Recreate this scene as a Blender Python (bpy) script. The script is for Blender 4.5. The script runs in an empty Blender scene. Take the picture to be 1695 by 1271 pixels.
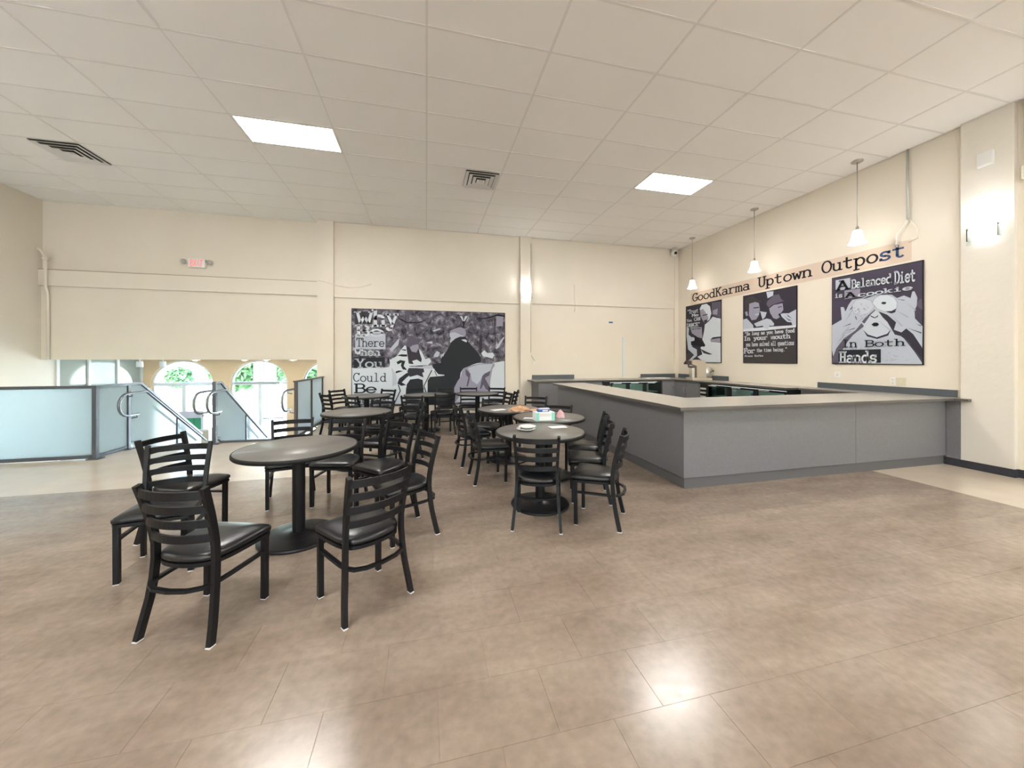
import bpy, bmesh, math, random
from mathutils import Vector, Matrix
random.seed(7)
S = bpy.context.scene
COL = S.collection
# ------------------------------------------------------------------ camera
cam = bpy.data.cameras.new('camera'); camo = bpy.data.objects.new('camera', cam); COL.objects.link(camo)
CAM_H = 1.44
camo.location = (0, 0, CAM_H); camo.rotation_euler = (math.pi/2, 0, -0.2331)
cam.sensor_fit = 'HORIZONTAL'; cam.sensor_width = 36.0
cam.lens = 596.354/1695*36.0; cam.shift_y = -(635.5-594.486)/1695
cam.clip_start = 0.05; cam.clip_end = 300
S.camera = camo
# ------------------------------------------------------------------ light and exposure
S.view_settings.view_transform = 'Standard'; S.view_settings.look = 'None'
S.view_settings.gamma = 1.0; S.view_settings.use_curve_mapping = False
S.view_settings.exposure = 1.45
W = bpy.data.worlds.new('sky'); S.world = W; W.use_nodes = True
nt = W.node_tree; bg = nt.nodes['Background']
sky = nt.nodes.new('ShaderNodeTexSky'); sky.sky_type = 'NISHITA'; sky.sun_disc = False
sky.sun_elevation = math.radians(58); sky.sun_rotation = math.radians(200)
nt.links.new(sky.outputs[0], bg.inputs[0]); bg.inputs[1].default_value = 2.2
sun = bpy.data.lights.new('sun', 'SUN'); sun.energy = 30.0; sun.angle = 0.01; sun.color = (1, .96, .9)
suno = bpy.data.objects.new('sun', sun); COL.objects.link(suno)
suno.rotation_euler = Vector((0.25, 0.5, -1.0)).to_track_quat('-Z', 'Y').to_euler()
PANEL = 19.0      # radiance of the ceiling LED panels
SCONCE = 2.2
PEND = 2.0
# ------------------------------------------------------------------ materials
MATS = {}
def mat(name, col, rough=.5, metal=0., spec=.5, noise=0., nscale=8., bump=0., bscale=60., emit=None, estr=0., coat=0.):
    if name in MATS: return MATS[name]
    m = bpy.data.materials.new(name); m.use_nodes = True; MATS[name] = m
    t = m.node_tree; b = t.nodes['Principled BSDF']
    b.inputs['Base Color'].default_value = (*col, 1); b.inputs['Roughness'].default_value = rough
    b.inputs['Metallic'].default_value = metal; b.inputs['Specular IOR Level'].default_value = spec
    b.inputs['Coat Weight'].default_value = coat
    if emit: b.inputs['Emission Color'].default_value = (*emit, 1); b.inputs['Emission Strength'].default_value = estr
    if noise or bump:
        tc = t.nodes.new('ShaderNodeNewGeometry')
    if noise:
        n = t.nodes.new('ShaderNodeTexNoise'); n.inputs['Scale'].default_value = nscale; n.inputs['Detail'].default_value = 6
        t.links.new(tc.outputs['Position'], n.inputs['Vector'])
        r = t.nodes.new('ShaderNodeValToRGB'); r.color_ramp.elements[0].position = .3; r.color_ramp.elements[1].position = .7
        r.color_ramp.elements[0].color = (*[c*(1-noise) for c in col], 1); r.color_ramp.elements[1].color = (*[min(1, c*(1+noise)) for c in col], 1)
        t.links.new(n.outputs['Fac'], r.inputs[0]); t.links.new(r.outputs[0], b.inputs['Base Color'])
    if bump:
        n2 = t.nodes.new('ShaderNodeTexNoise'); n2.inputs['Scale'].default_value = bscale; n2.inputs['Detail'].default_value = 4
        t.links.new(tc.outputs['Position'], n2.inputs['Vector'])
        bp = t.nodes.new('ShaderNodeBump'); bp.inputs['Strength'].default_value = bump; bp.inputs['Distance'].default_value = .01
        t.links.new(n2.outputs['Fac'], bp.inputs['Height']); t.links.new(bp.outputs[0], b.inputs['Normal'])
    return m
def glass(name, tint, gloss=.12):
    if name in MATS: return MATS[name]
    m = bpy.data.materials.new(name); m.use_nodes = True; MATS[name] = m; t = m.node_tree
    t.nodes.remove(t.nodes['Principled BSDF']); out = t.nodes['Material Output']
    a = t.nodes.new('ShaderNodeBsdfTransparent'); a.inputs[0].default_value = (*tint, 1)
    g = t.nodes.new('ShaderNodeBsdfGlossy'); g.inputs['Roughness'].default_value = .02
    lw = t.nodes.new('ShaderNodeFresnel'); lw.inputs[0].default_value = 1.35
    mx = t.nodes.new('ShaderNodeMixShader'); t.links.new(lw.outputs[0], mx.inputs[0])
    t.links.new(a.outputs[0], mx.inputs[1]); t.links.new(g.outputs[0], mx.inputs[2]); t.links.new(mx.outputs[0], out.inputs[0])
    return m
def frosted(name, col):
    m = bpy.data.materials.new(name); m.use_nodes = True; MATS[name] = m; t = m.node_tree
    t.nodes.remove(t.nodes['Principled BSDF']); out = t.nodes['Material Output']
    a = t.nodes.new('ShaderNodeBsdfTranslucent'); a.inputs[0].default_value = (*col, 1)
    d = t.nodes.new('ShaderNodeBsdfDiffuse'); d.inputs[0].default_value = (*[c*.9 for c in col], 1)
    g = t.nodes.new('ShaderNodeBsdfGlossy'); g.inputs['Roughness'].default_value = .08
    m1 = t.nodes.new('ShaderNodeMixShader'); m1.inputs[0].default_value = .04
    fr = t.nodes.new('ShaderNodeFresnel'); fr.inputs[0].default_value = 1.3
    m2 = t.nodes.new('ShaderNodeMixShader')
    t.links.new(a.outputs[0], m1.inputs[1]); t.links.new(d.outputs[0], m1.inputs[2])
    t.links.new(fr.outputs[0], m2.inputs[0]); t.links.new(m1.outputs[0], m2.inputs[1]); t.links.new(g.outputs[0], m2.inputs[2])
    t.links.new(m2.outputs[0], out.inputs[0]); return m
wallm = mat('cream wall paint', (.755, .688, .585), .55, noise=.02, nscale=1.5, bump=.08, bscale=40)
wallr = mat('rough stucco paint', (.72, .675, .595), .35, noise=.02, nscale=1.5, bump=.5, bscale=14)
ceilm = mat('ceiling board', (.90, .875, .84), .9, bump=.05, bscale=120)
gridm = mat('ceiling grid', (.78, .755, .72), .6)
black = mat('black powder coat', (.007, .007, .0085), .45, spec=.3, bump=.05, bscale=250)
vinyl = mat('black vinyl', (.004, .0047, .0065), .30, spec=.62, bump=.06, bscale=120)
ttop = mat('taupe laminate', (.155, .145, .132), .38, noise=.04, nscale=60)
tedge = mat('black rubber edge', (.01, .01, .0105), .5, spec=.3)
baseblk = mat('black cast iron', (.008, .008, .01), .33, spec=.4, bump=.1, bscale=150)
glide = mat('white nylon', (.75, .73, .7), .5)
lam = mat('grey laminate', (.172, .168, .177), .45, noise=.05, nscale=40, bump=.03, bscale=200)
kick = mat('grey kick laminate', (.115, .112, .113), .5)
ctop = mat('counter laminate', (.38, .352, .315), .24, noise=.03, nscale=80)
cedge = mat('counter edge', (.10, .092, .085), .45)
splash = mat('dark backsplash', (.085, .098, .108), .4)
darkbase = mat('charcoal vinyl base', (.035, .036, .045), .5, noise=.15, nscale=30)
cream = mat('cream floor vinyl', (.57, .485, .39), .2, noise=.05, nscale=3)
steel = mat('brushed steel', (.45, .46, .48), .3, metal=1)
hrail = mat('dark steel tube', (.20, .22, .25), .3, metal=.8)
railm = mat('grey blue steel', (.12, .135, .16), .35, metal=.6)
brownrail = mat('brown steel', (.10, .085, .085), .4, metal=.4)
frost = frosted('frosted glass', (.86, .955, 1.0))
clear = glass('clear glass', (.93, .97, .96))
tan = mat('tan wall', (.78, .55, .33), .6)
white = mat('white paint', (.8, .8, .78), .5)
whitepl = mat('white plastic', (.78, .77, .73), .4)
lobbyf = mat('lobby tile', (.72, .69, .64), .35, noise=.05, nscale=2)
nickel = mat('brushed nickel', (.5, .47, .43), .3, metal=1)
darkm = mat('dark void', (.012, .012, .012), .6)
# ------------------------------------------------------------------ mesh builder
class MB:
    def __init__(s): s.v = []; s.f = []; s.mi = []; s.m = []; s.sm = []
    def _m(s, m):
        if m is None: return 0
        if m not in s.m: s.m.append(m)
        return s.m.index(m)
    def add(s, vs, fs, m=None, smooth=False):
        o = len(s.v); s.v += [tuple(p) for p in vs]; k = s._m(m)
        for f in fs: s.f.append([i+o for i in f]); s.mi.append(k); s.sm.append(smooth)
        return s
    def box(s, x0, x1, y0, y1, z0, z1, m=None):
        vs = [(x, y, z) for z in (z0, z1) for y in (y0, y1) for x in (x0, x1)]
        return s.add(vs, [(0, 2, 3, 1), (4, 5, 7, 6), (0, 1, 5, 4), (2, 6, 7, 3), (0, 4, 6, 2), (1, 3, 7, 5)], m)
    def bbox(s, x0, x1, y0, y1, z0, z1, b=.004, m=None):      # box with chamfered edges
        xs = (x0, x1); ys = (y0, y1); zs = (z0, z1); vs = []; idx = {}
        for i in (0, 1):
            for j in (0, 1):
                for k in (0, 1):
                    sx = b if i == 0 else -b; sy = b if j == 0 else -b; sz = b if k == 0 else -b
                    for a, p in enumerate(((xs[i], ys[j]+sy, zs[k]+sz), (xs[i]+sx, ys[j], zs[k]+sz), (xs[i]+sx, ys[j]+sy, zs[k]))):
                        idx[i, j, k, a] = len(vs); vs.append(p)
        fs = []
        for i in (0, 1): fs.append([idx[i, 0, 0, 0], idx[i, 1, 0, 0], idx[i, 1, 1, 0], idx[i, 0, 1, 0]])
        for j in (0, 1): fs.append([idx[0, j, 0, 1], idx[1, j, 0, 1], idx[1, j, 1, 1], idx[0, j, 1, 1]])
        for k in (0, 1): fs.append([idx[0, 0, k, 2], idx[1, 0, k, 2], idx[1, 1, k, 2], idx[0, 1, k, 2]])
        for i in (0, 1):
            for j in (0, 1): fs.append([idx[i, j, 0, 0], idx[i, j, 0, 1], idx[i, j, 1, 1], idx[i, j, 1, 0]])
        for i in (0, 1):
            for k in (0, 1): fs.append([idx[i, 0, k, 0], idx[i, 0, k, 2], idx[i, 1, k, 2], idx[i, 1, k, 0]])
        for j in (0, 1):
            for k in (0, 1): fs.append([idx[0, j, k, 1], idx[0, j, k, 2], idx[1, j, k, 2], idx[1, j, k, 1]])
        for i in (0, 1):
            for j in (0, 1):
                for k in (0, 1): fs.append([idx[i, j, k, a] for a in range(3)])
        return s.add(vs, fs, m)
    def tube(s, pts, r, n=10, m=None, cap=True, smooth=True):
        pts = [Vector(p) for p in pts]; rings = []; up = Vector((0, 0, 1)); prev = None
        for i, p in enumerate(pts):
            d = (pts[min(i+1, len(pts)-1)]-pts[max(i-1, 0)]).normalized()
            if prev is None: prev = d.orthogonal().normalized() if abs(d.dot(up)) > .95 else up.cross(d).normalized()
            a = (prev-d*prev.dot(d)).normalized(); b = d.cross(a); prev = a
            rr = r[i] if isinstance(r, (list, tuple)) else r
            rings.append([p+a*rr*math.cos(2*math.pi*k/n)+b*rr*math.sin(2*math.pi*k/n) for k in range(n)])
        vs = [q for g in rings for q in g]; fs = []
        for i in range(len(rings)-1):
            for k in range(n): fs.append((i*n+k, i*n+(k+1) % n, (i+1)*n+(k+1) % n, (i+1)*n+k))
        if cap: fs.append(tuple(range(n))[::-1]); fs.append(tuple((len(rings)-1)*n+k for k in range(n)))
        return s.add(vs, fs, m, smooth)
    def bar(s, pts, w, h, side=(1, 0, 0), m=None):            # rectangular bar swept along pts; w along 'side'
        pts = [Vector(p) for p in pts]; vs = []; fs = []; sd0 = Vector(side)
        for i, p in enumerate(pts):
            d = (pts[min(i+1, len(pts)-1)]-pts[max(i-1, 0)]).normalized()
            a = (sd0-d*sd0.dot(d)).normalized(); b = d.cross(a)
            for (i1, j1) in ((-1, -1), (1, -1), (1, 1), (-1, 1)): vs.append(p+a*w/2*i1+b*h/2*j1)
        for i in range(len(pts)-1):
            for k in range(4): fs.append((i*4+k, i*4+(k+1) % 4, i*4+4+(k+1) % 4, i*4+4+k))
        n = len(pts)-1; fs += [(3, 2, 1, 0), (n*4, n*4+1, n*4+2, n*4+3)]
        return s.add(vs, fs, m)
    def lathe(s, prof, n=32, c=(0, 0), m=None, smooth=True, a0=0, a1=2*math.pi):
        full = abs(a1-a0-2*math.pi) < 1e-6; k = n if full else n+1; vs = []; fs = []
        for r, z in prof:
            for i in range(k):
                a = a0+(a1-a0)*i/n; vs.append((c[0]+r*math.cos(a), c[1]+r*math.sin(a), z))
        for j in range(len(prof)-1):
            for i in range(n):
                i2 = (i+1) % k; fs.append((j*k+i, j*k+i2, (j+1)*k+i2, (j+1)*k+i))
        return s.add(vs, fs, m, smooth)
    def prism(s, poly, fn, d, m=None):                          # poly (a,b) -> fn(a,b,t) with t in 0..d
        n = len(poly); vs = [fn(a, b, 0) for a, b in poly]+[fn(a, b, d) for a, b in poly]
        return s.add(vs, [tuple(range(n))[::-1], tuple(range(n, 2*n))]+[(i, (i+1) % n, (i+1) % n+n, i+n) for i in range(n)], m)
    def mesh(s, name, m=None):
        me = bpy.data.meshes.new(name); me.from_pydata(s.v, [], s.f)
        ms = s.m if s.m else [m]
        for q in ms: me.materials.append(q)
        me.polygons.foreach_set('material_index', s.mi); me.polygons.foreach_set('use_smooth', s.sm)
        bm = bmesh.new(); bm.from_mesh(me); bmesh.ops.recalc_face_normals(bm, faces=bm.faces); bm.to_mesh(me); bm.free()
        me.update(); return me
    def build(s, name, m=None, parent=None, loc=None):
        return link(name, s.mesh(name, m), parent, loc)
def link(name, me, parent=None, loc=None, rz=None):
    o = bpy.data.objects.new(name, me); COL.objects.link(o)
    if parent: o.parent = parent
    if loc is not None: o.location = loc
    if rz is not None: o.rotation_euler = (0, 0, rz)
    return o
def tag(o, label, cat, group=None):
    o['label'] = label; o['category'] = cat
    if group: o['group'] = group
    return o
def thing(name, label, cat, loc=(0, 0, 0), rz=0, group=None):
    o = bpy.data.objects.new(name, None); COL.objects.link(o); o.location = loc; o.rotation_euler = (0, 0, rz)
    o.empty_display_size = .1
    return tag(o, label, cat, group)
def struct(name, mb, m=None, label=None):
    o = mb.build(name, m); o['kind'] = 'structure'
    if label: o['label'] = label
    return o
def copy_tree(o, parent=None):
    c = o.copy(); COL.objects.link(c)
    if parent: c.parent = parent
    for ch in list(o.children): copy_tree(ch, c)
    return c
# ------------------------------------------------------------------ room shell
XL, XR, YB, YK, CZ = -7.38, 7.02, 8.95, -8.0, 4.574
T = .15
# floor: the brown tiled field and the cream border; the stairwell is cut out
def brown_mat():
    m = bpy.data.materials.new('brown stone vinyl tile'); m.use_nodes = True; t = m.node_tree; b = t.nodes['Principled BSDF']
    g = t.nodes.new('ShaderNodeNewGeometry')
    n = t.nodes.new('ShaderNodeTexNoise'); n.inputs['Scale'].default_value = 1.6; n.inputs['Detail'].default_value = 8; n.inputs['Roughness'].default_value = .6
    mp = t.nodes.new('ShaderNodeMapping'); mp.inputs['Scale'].default_value = (1, 2.2, 1)
    t.links.new(g.outputs['Position'], mp.inputs[0]); t.links.new(mp.outputs[0], n.inputs['Vector'])
    r = t.nodes.new('ShaderNodeValToRGB'); e = r.color_ramp.elements
    e[0].position = .28; e[0].color = (.222, .168, .126, 1); e[1].position = .72; e[1].color = (.335, .268, .212, 1)
    t.links.new(n.outputs['Fac'], r.inputs[0])
    n2 = t.nodes.new('ShaderNodeTexNoise'); n2.inputs['Scale'].default_value = 22; n2.inputs['Detail'].default_value = 5
    t.links.new(g.outputs['Position'], n2.inputs['Vector'])
    oi = t.nodes.new('ShaderNodeObjectInfo')
    mr = t.nodes.new('ShaderNodeMapRange'); mr.inputs[3].default_value = .96; mr.inputs[4].default_value = 1.03
    t.links.new(oi.outputs['Random'], mr.inputs[0])
    m2 = t.nodes.new('ShaderNodeMapRange'); m2.inputs[1].default_value = .3; m2.inputs[2].default_value = .7; m2.inputs[3].default_value = .9; m2.inputs[4].default_value = 1.1
    t.links.new(n2.outputs['Fac'], m2.inputs[0])
    mu = t.nodes.new('ShaderNodeMath'); mu.operation = 'MULTIPLY'; t.links.new(mr.outputs[0], mu.inputs[0]); t.links.new(m2.outputs[0], mu.inputs[1])
    vm = t.nodes.new('ShaderNodeVectorMath'); vm.operation = 'SCALE'; t.links.new(r.outputs[0], vm.inputs[0]); t.links.new(mu.outputs[0], vm.inputs['Scale'])
    t.links.new(vm.outputs[0], b.inputs['Base Color'])
    rr = t.nodes.new('ShaderNodeMapRange'); rr.inputs[3].default_value = .15; rr.inputs[4].default_value = .29
    t.links.new(n2.outputs['Fac'], rr.inputs[0]); t.links.new(rr.outputs[0], b.inputs['Roughness'])
    return m
brown = brown_mat()
grout = mat('floor joint', (.26, .205, .155), .5)
fl = MB()
BX, BY, BX2 = 5.60, 4.90, -0.55       # limits of the brown field
fl.box(XL, BX, YK, BY, -T, -.0025, grout)
fl.box(BX2, BX, BY, YB, -T, -.0025, grout)
fl.box(BX, XR, YK, YB, -T, 0, cream)
fl.box(XL, -4.65, BY, 6.45, -T, 0, cream)
fl.box(-4.65, -2.25, BY, 7.2, -T, 0, cream)
fl.box(-2.25, BX2, BY, YB, -T, 0, cream)
floor = struct('floor', fl, label='brown stone-look tile floor with a cream vinyl border')
TW, TH = .455, .30
tile_me = MB().bbox(-TW/2+.0005, TW/2-.0005, -TH/2+.0005, TH/2-.0005, -.012, 0, .0004).mesh('floor_tile', brown)
cy_, sy_ = math.cos(.2331), math.sin(.2331)
def pix(x, y, z):
    d = sy_*x+cy_*y
    if d < .2: return None
    return 847.5+596.354*(cy_*x-sy_*y)/d, 594.486-596.354*(z-CAM_H)/d, d
cands = []; rest = MB()
j0 = int(math.floor((YK-1.31)/TH)); 
for j in range(j0, 26):
    yc = 1.31+TH*(j+.5)
    off = .957 if j % 2 == 0 else 1.1845
    for i in range(-30, 20):
        xc = off+TW*(i+.5)
        x0, x1, y0, y1 = xc-TW/2, xc+TW/2, yc-TH/2, yc+TH/2
        if y1 <= YK or y0 >= YB or x1 <= XL or x0 >= BX: continue
        cx0, cx1 = max(x0, XL), min(x1, BX); cy0, cy1 = max(y0, YK), min(y1, YB)
        if cx1 <= BX2:
            if cy0 >= BY: continue
            cy1 = min(cy1, BY)
        elif cy1 > BY and cx0 < BX2: cx0 = BX2 if cy0 >= BY-.1 else cx0
        if cx0 < BX2 and cy1 > BY: cy1 = BY
        if cx1-cx0 < .02 or cy1-cy0 < .02: continue
        full = abs(cx1-cx0-TW) < 1e-6 and abs(cy1-cy0-TH) < 1e-6
        p = pix(xc, yc, 0)
        vis = p is not None and -120 < p[0] < 1815 and p[1] < 1330
        cands.append((p[2] if vis else 1e3, full, xc, yc, cx0, cx1, cy0, cy1))
cands.sort(key=lambda c: c[0])
n_t = 0
for d, full, xc, yc, cx0, cx1, cy0, cy1 in cands:
    if full and d < 100 and n_t < 300:
        link('floor_tile', tile_me, floor, (xc, yc, 0)); n_t += 1
    else:
        rest.bbox(cx0+.0005, cx1-.0005, cy0+.0005, cy1-.0005, -.012, 0, .0004)
ro = rest.build('far_floor_tiles', brown, floor); ro['kind'] = 'stuff'
# ceiling
GX = [.0021+1.229*k for k in range(-6, 7)]; GX[0] = XL; GX[-1] = XR
r0 = -4; GY = [4.0958+.61*r for r in range(r0, 8)]+[YB]
ce = MB().box(XL-T, XR+T, GY[0], YB+.4, CZ+.03, CZ+.18).box(XL, -2.39, YB, 9.07, CZ, CZ+.03).box(XL-T, XR+T, YK, GY[0], CZ, CZ+.18)
ceiling = struct('ceiling', ce, ceilm, 'suspended ceiling of off-white boards in a metal grid')
special = {(4, 6): 'light', (9, 6): 'light', (1, 8): 'vent', (6, 7): 'vent'}
tm = {}
for i in range(12):
    for j in range(12):
        if special.get((i, j)) == 'light': continue
        w, h = GX[i+1]-GX[i], GY[j+1]-GY[j]; key = (round(w, 3), round(h, 3))
        if key not in tm: tm[key] = MB().bbox(-w/2+.008, w/2-.008, -h/2+.008, h/2-.008, .002, .028, .004).mesh('ceiling_board', ceilm)
        link('ceiling_board', tm[key], ceiling, ((GX[i]+GX[i+1])/2, (GY[j]+GY[j+1])/2, CZ))
for x in GX[1:-1]: MB().box(x-.012, x+.012, GY[0], YB, CZ-.002, CZ+.03).build('grid_runner', gridm, ceiling)
for y in GY[1:-1]: MB().box(XL, XR, y-.012, y+.012, CZ-.0015, CZ+.03).build('grid_runner', gridm, ceiling)
# walls
wl = MB().box(XL-T, XL, YK, 9.36, -1.5, CZ+.1)
struct('wall_left', wl, wallm, 'plain cream side wall at the left')
wr = MB().box(XR, XR+T, YK, YB+.2, -.2, CZ+.1, wallm).box(6.95, XR, 2.85, 3.30, 0, CZ, wallr)
struct('wall_right', wr, label='cream wall with a textured pilaster behind the bar')
WX = [(-5.6, -4.0), (-.8, .8), (4.0, 5.6)]; WZ0, WZ1 = 1.3, 2.3  # unseen windows added to let fill daylight in from behind
wf = MB().box(XL-T, XR+T, YK-T, YK, -.2, WZ0).box(XL-T, XR+T, YK-T, YK, WZ1, CZ+.1)
for a_, b_ in ((XL-T, WX[0][0]), (WX[0][1], WX[1][0]), (WX[1][1], WX[2][0]), (WX[2][1], XR+T)): wf.box(a_, b_, YK-T, YK, WZ0, WZ1)
struct('wall_front', wf, wallm, 'cream window wall behind the viewer')
for q, (a_, b_) in enumerate(WX):
    f_ = MB().box(a_, a_+.05, YK-.1, YK-.04, WZ0, WZ1).box(b_-.05, b_, YK-.1, YK-.04, WZ0, WZ1).box(a_+.05, b_-.05, YK-.1, YK-.04, WZ0, WZ0+.05).box(a_+.05, b_-.05, YK-.1, YK-.04, WZ1-.05, WZ1).box((a_+b_)/2-.03, (a_+b_)/2+.03, YK-.1, YK-.04, WZ0+.05, WZ1-.05)
    w_ = struct('window_%d' % (q+2), f_, white, 'wide window behind the viewer')
    for c_, d_ in ((a_+.05, (a_+b_)/2-.03), ((a_+b_)/2+.03, b_-.05)): MB().box(c_, d_, YK-.075, YK-.069, WZ0+.05, WZ1-.05).build('pane', clear, w_)
struct('ground_rear', MB().box(-60, 60, -60, YK-T, -.25, -.1), mat('sunlit concrete', (.62, .6, .56), .8, noise=.06, nscale=1), 'sunlit pavement outside the windows behind the viewer')  # added outside the unseen windows to bounce sunlight onto the ceiling
wb = MB()
wb.box(-2.39, XR+T, YB+.04, YB+.24, -1.5, CZ+.1)                       # main back wall, recessed panels
wb.box(-2.05, 2.33, YB, YB+.04, 2.86, CZ)                               # upper band centre
wb.box(2.62, 6.97, YB, YB+.04, 2.88, CZ)                                # upper band right
wb.box(-2.39, -2.05, YB-.08, YB+.04, -1.5, CZ)                          # pilaster
wb.box(2.33, 2.62, YB-.08, YB+.04, 0, CZ)                               # pilaster
wb.box(6.90, XR, YB-.02, YB+.04, 0, CZ)                                 # corner strip
YW = 9.07
wb.box(XL, -2.39, YW-.03, YW+.17, 1.43, 2.885)                          # bulkhead
wb.box(XL, -2.39, YW-.09, YW+.17, 2.885, 3.21)                          # beam
wb.box(XL, -2.39, YW, YW+.17, 3.21, CZ+.1)                                 # above the beam
struct('wall_back', wb, wallm, 'cream rear wall with pilasters, a beam and recessed panels')
struct('trim_1', MB().box(XL, -2.39, YW-.091, YW-.089, 3.198, 3.21), mat('dark caulk joint', (.30, .26, .2), .8), 'dark caulk line along the top of the beam')  # shadow of the gap above the beam, put in as a dark strip
bb = MB().box(-2.05, 2.33, YB+.025, YB+.04, 0, .10).box(-2.39, -2.05, YB-.095, YB-.08, 0, .10).box(2.33, 2.62, YB-.095, YB-.08, 0, .10)
struct('baseboard_back', bb, darkbase)
bb = MB().box(6.938, 6.95, 2.84, 3.452, 0, .10).box(6.95, XR, 2.838, 2.85, 0, .10).box(7.008, XR, YK, 2.838, 0, .10)
struct('baseboard_right', bb, darkbase)
# ------------------------------------------------------------------ lower lobby
LF, YF, LC = -1.35, 11.63, 1.43
XLR = -0.9
struct('floor_lobby', MB().box(XL-1.5, XLR+.2, 6.4, YF+.25, LF-.15, LF), lobbyf, 'pale floor of the lower lobby')
struct('ceiling_lobby', MB().box(XL-1.5, XLR+.2, YW+.17, YF+.25, LC, LC+.15), white, 'low white ceiling of the entrance lobby')
lw = MB().box(-2.25, XLR+.1, 7.35, YB+.04, LF, -T).box(XLR, XLR+.15, YB+.2, YF, LF, LC)
lw.box(XL, -4.65, 6.40, 6.45, LF, -.001).box(-4.70, -4.65, 6.45, 7.2, LF, -.001).box(-4.65, -2.25, 7.15, 7.2, LF, -T)
struct('wall_lobby_side', lw, wallm, 'cream walls under the edge of the upper floor')
# arched front wall
AC = [-6.47, -4.63, -2.79]; AW, AH, AZ = .72, .63, .78
fw = MB()
def wallpiece(mb, x0, x1, z0, z1): mb.box(x0, x1, YF, YF+.22, z0, z1)
edges = [XL]
for cxx in AC: edges += [cxx-AW, cxx+AW]
edges.append(XLR)
for k in range(0, len(edges), 2): wallpiece(fw, edges[k], edges[k+1], LF, AZ)
N = 20
for k in range(0, len(edges), 2): wallpiece(fw, edges[k], edges[k+1], AZ, LC+.1)
for cxx in AC:
    for i in range(N):
        a, b = math.pi*i/N, math.pi*(i+1)/N
        xa, za, xb, zb = cxx+AW*math.cos(a), AZ+AH*math.sin(a), cxx+AW*math.cos(b), AZ+AH*math.sin(b)
        vs = [(xa, YF, za), (xb, YF, zb), (xb, YF, LC+.1), (xa, YF, LC+.1), (xa, YF+.22, za), (xb, YF+.22, zb), (xb, YF+.22, LC+.1), (xa, YF+.22, LC+.1)]
        fw.add(vs, [(0, 1, 2, 3), (7, 6, 5, 4), (0, 4, 5, 1)])
struct('wall_lobby_front', fw, tan, 'tan lobby wall with three arched openings')
for q, cxx in enumerate(AC):
    fr = MB(); y0, y1 = YF+.06, YF+.13
    outer = [(cxx-AW, LF), (cxx-AW, AZ)]+[(cxx-AW*math.cos(math.pi*i/N), AZ+AH*math.sin(math.pi*i/N)) for i in range(1, N)]+[(cxx+AW, AZ), (cxx+AW, LF)]
    t_ = .045
    inner = [(cxx-AW+t_, LF), (cxx-AW+t_, AZ)]+[(cxx-(AW-t_)*math.cos(math.pi*i/N), AZ+(AH-t_)*math.sin(math.pi*i/N)) for i in range(1, N)]+[(cxx+AW-t_, AZ), (cxx+AW-t_, LF)]
    n = len(outer)
    vs = [(a, y0, b) for a, b in outer]+[(a, y0, b) for a, b in inner]+[(a, y1, b) for a, b in outer]+[(a, y1, b) for a, b in inner]
    fs = []
    for i in range(n-1): fs += [(i, i+1, n+i+1, n+i), (2*n+i, 3*n+i, 3*n+i+1, 2*n+i+1), (n+i, n+i+1, 3*n+i+1, 3*n+i)]
    fr.add(vs, fs)
    d = struct('door_%d' % (q+1), fr, white, ['white framed arched window at the left of the lobby', 'white framed arched entrance door in the lobby', 'white framed arched opening half hidden by the pilaster'][q])
    MB().box(cxx-AW+t_, cxx+AW-t_, y0-.01, y1+.01, AZ-.07, AZ+.02).build('transom', white, d)
    MB().box(cxx-.045, cxx+.045, y0-.01, y1+.01, LF, AZ-.07).build('mullion', white, d)
    MB().box(cxx-AW+t_, cxx+AW-t_, y0-.005, y1+.005, LF, LF+.12).build('bottom_rail', white, d)
    MB().box(cxx-AW+t_, cxx-.045, YF+.09, YF+.1, LF+.12, AZ-.07).build('pane', clear, d)
    MB().box(cxx+.045, cxx+AW-t_, YF+.09, YF+.1, LF+.12, AZ-.07).build('pane', clear, d)
    pl = [(cxx+(AW-t_)*math.cos(math.pi*i/N), AZ+.02+(AH-t_-.02)*math.sin(math.pi*i/N)) for i in range(N+1)]
    MB().prism(pl, lambda a, b, t: (a, YF+.09+t, b), .01).build('arched_pane', clear, d)
    if q == 1:
        for sgn in (-1, 1):
            MB().tube([(cxx+sgn*.1, YF+.02, -.25), (cxx+sgn*.62, YF+.02, -.25)], .018, 8).tube([(cxx+sgn*.1, YF+.02, -.25), (cxx+sgn*.1, YF+.09, -.25)], .012, 6).tube([(cxx+sgn*.62, YF+.02, -.25), (cxx+sgn*.62, YF+.09, -.25)], .012, 6).build('push_bar', steel, d)
        MB().box(cxx-.62, cxx+.5, YF+.03, YF+.06, AZ-.03, AZ+.0).build('door_closer', steel, d)
# glazed partition on the left of the lobby
gp = MB()
for y in (9.36, 10.07, 10.85, 11.60): gp.box(XL-.05, XL+.02, y-.03, y+.03, LF, LC)
gp.box(XL-.05, XL+.02, 9.36, YF, LF, LF+.1)
w1 = struct('window_1', gp, whitepl, 'glazed partition with pale mullions beside the lobby')
gg = mat('grey green glass', (.38, .42, .38), .06, spec=.8)
for a, b in ((9.39, 10.04), (10.10, 10.82), (10.88, 11.57)): MB().box(XL-.02, XL-.01, a, b, LF+.1, LC).build('pane', gg, w1)
# ------------------------------------------------------------------ stairs
for (xa, xb, lab) in ((-4.60, -3.53, 'cream stair flight going down between the two left glass railings'), (-3.47, -2.40, 'cream stair flight going down beside the rear pilaster railing')):
    st = thing('stair_flight', lab, 'stairs', ((xa+xb)/2, 7.2, LF), 0, 'stair flights down to the lobby')
    rise, run = 1.35/8, .239
    for k in range(7):
        top = 1.35-rise*(k+1)
        MB().box(xa-(xa+xb)/2, xb-(xa+xb)/2, run*k+.002, run*(k+1), 0, top).build('step', cream, st)
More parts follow.
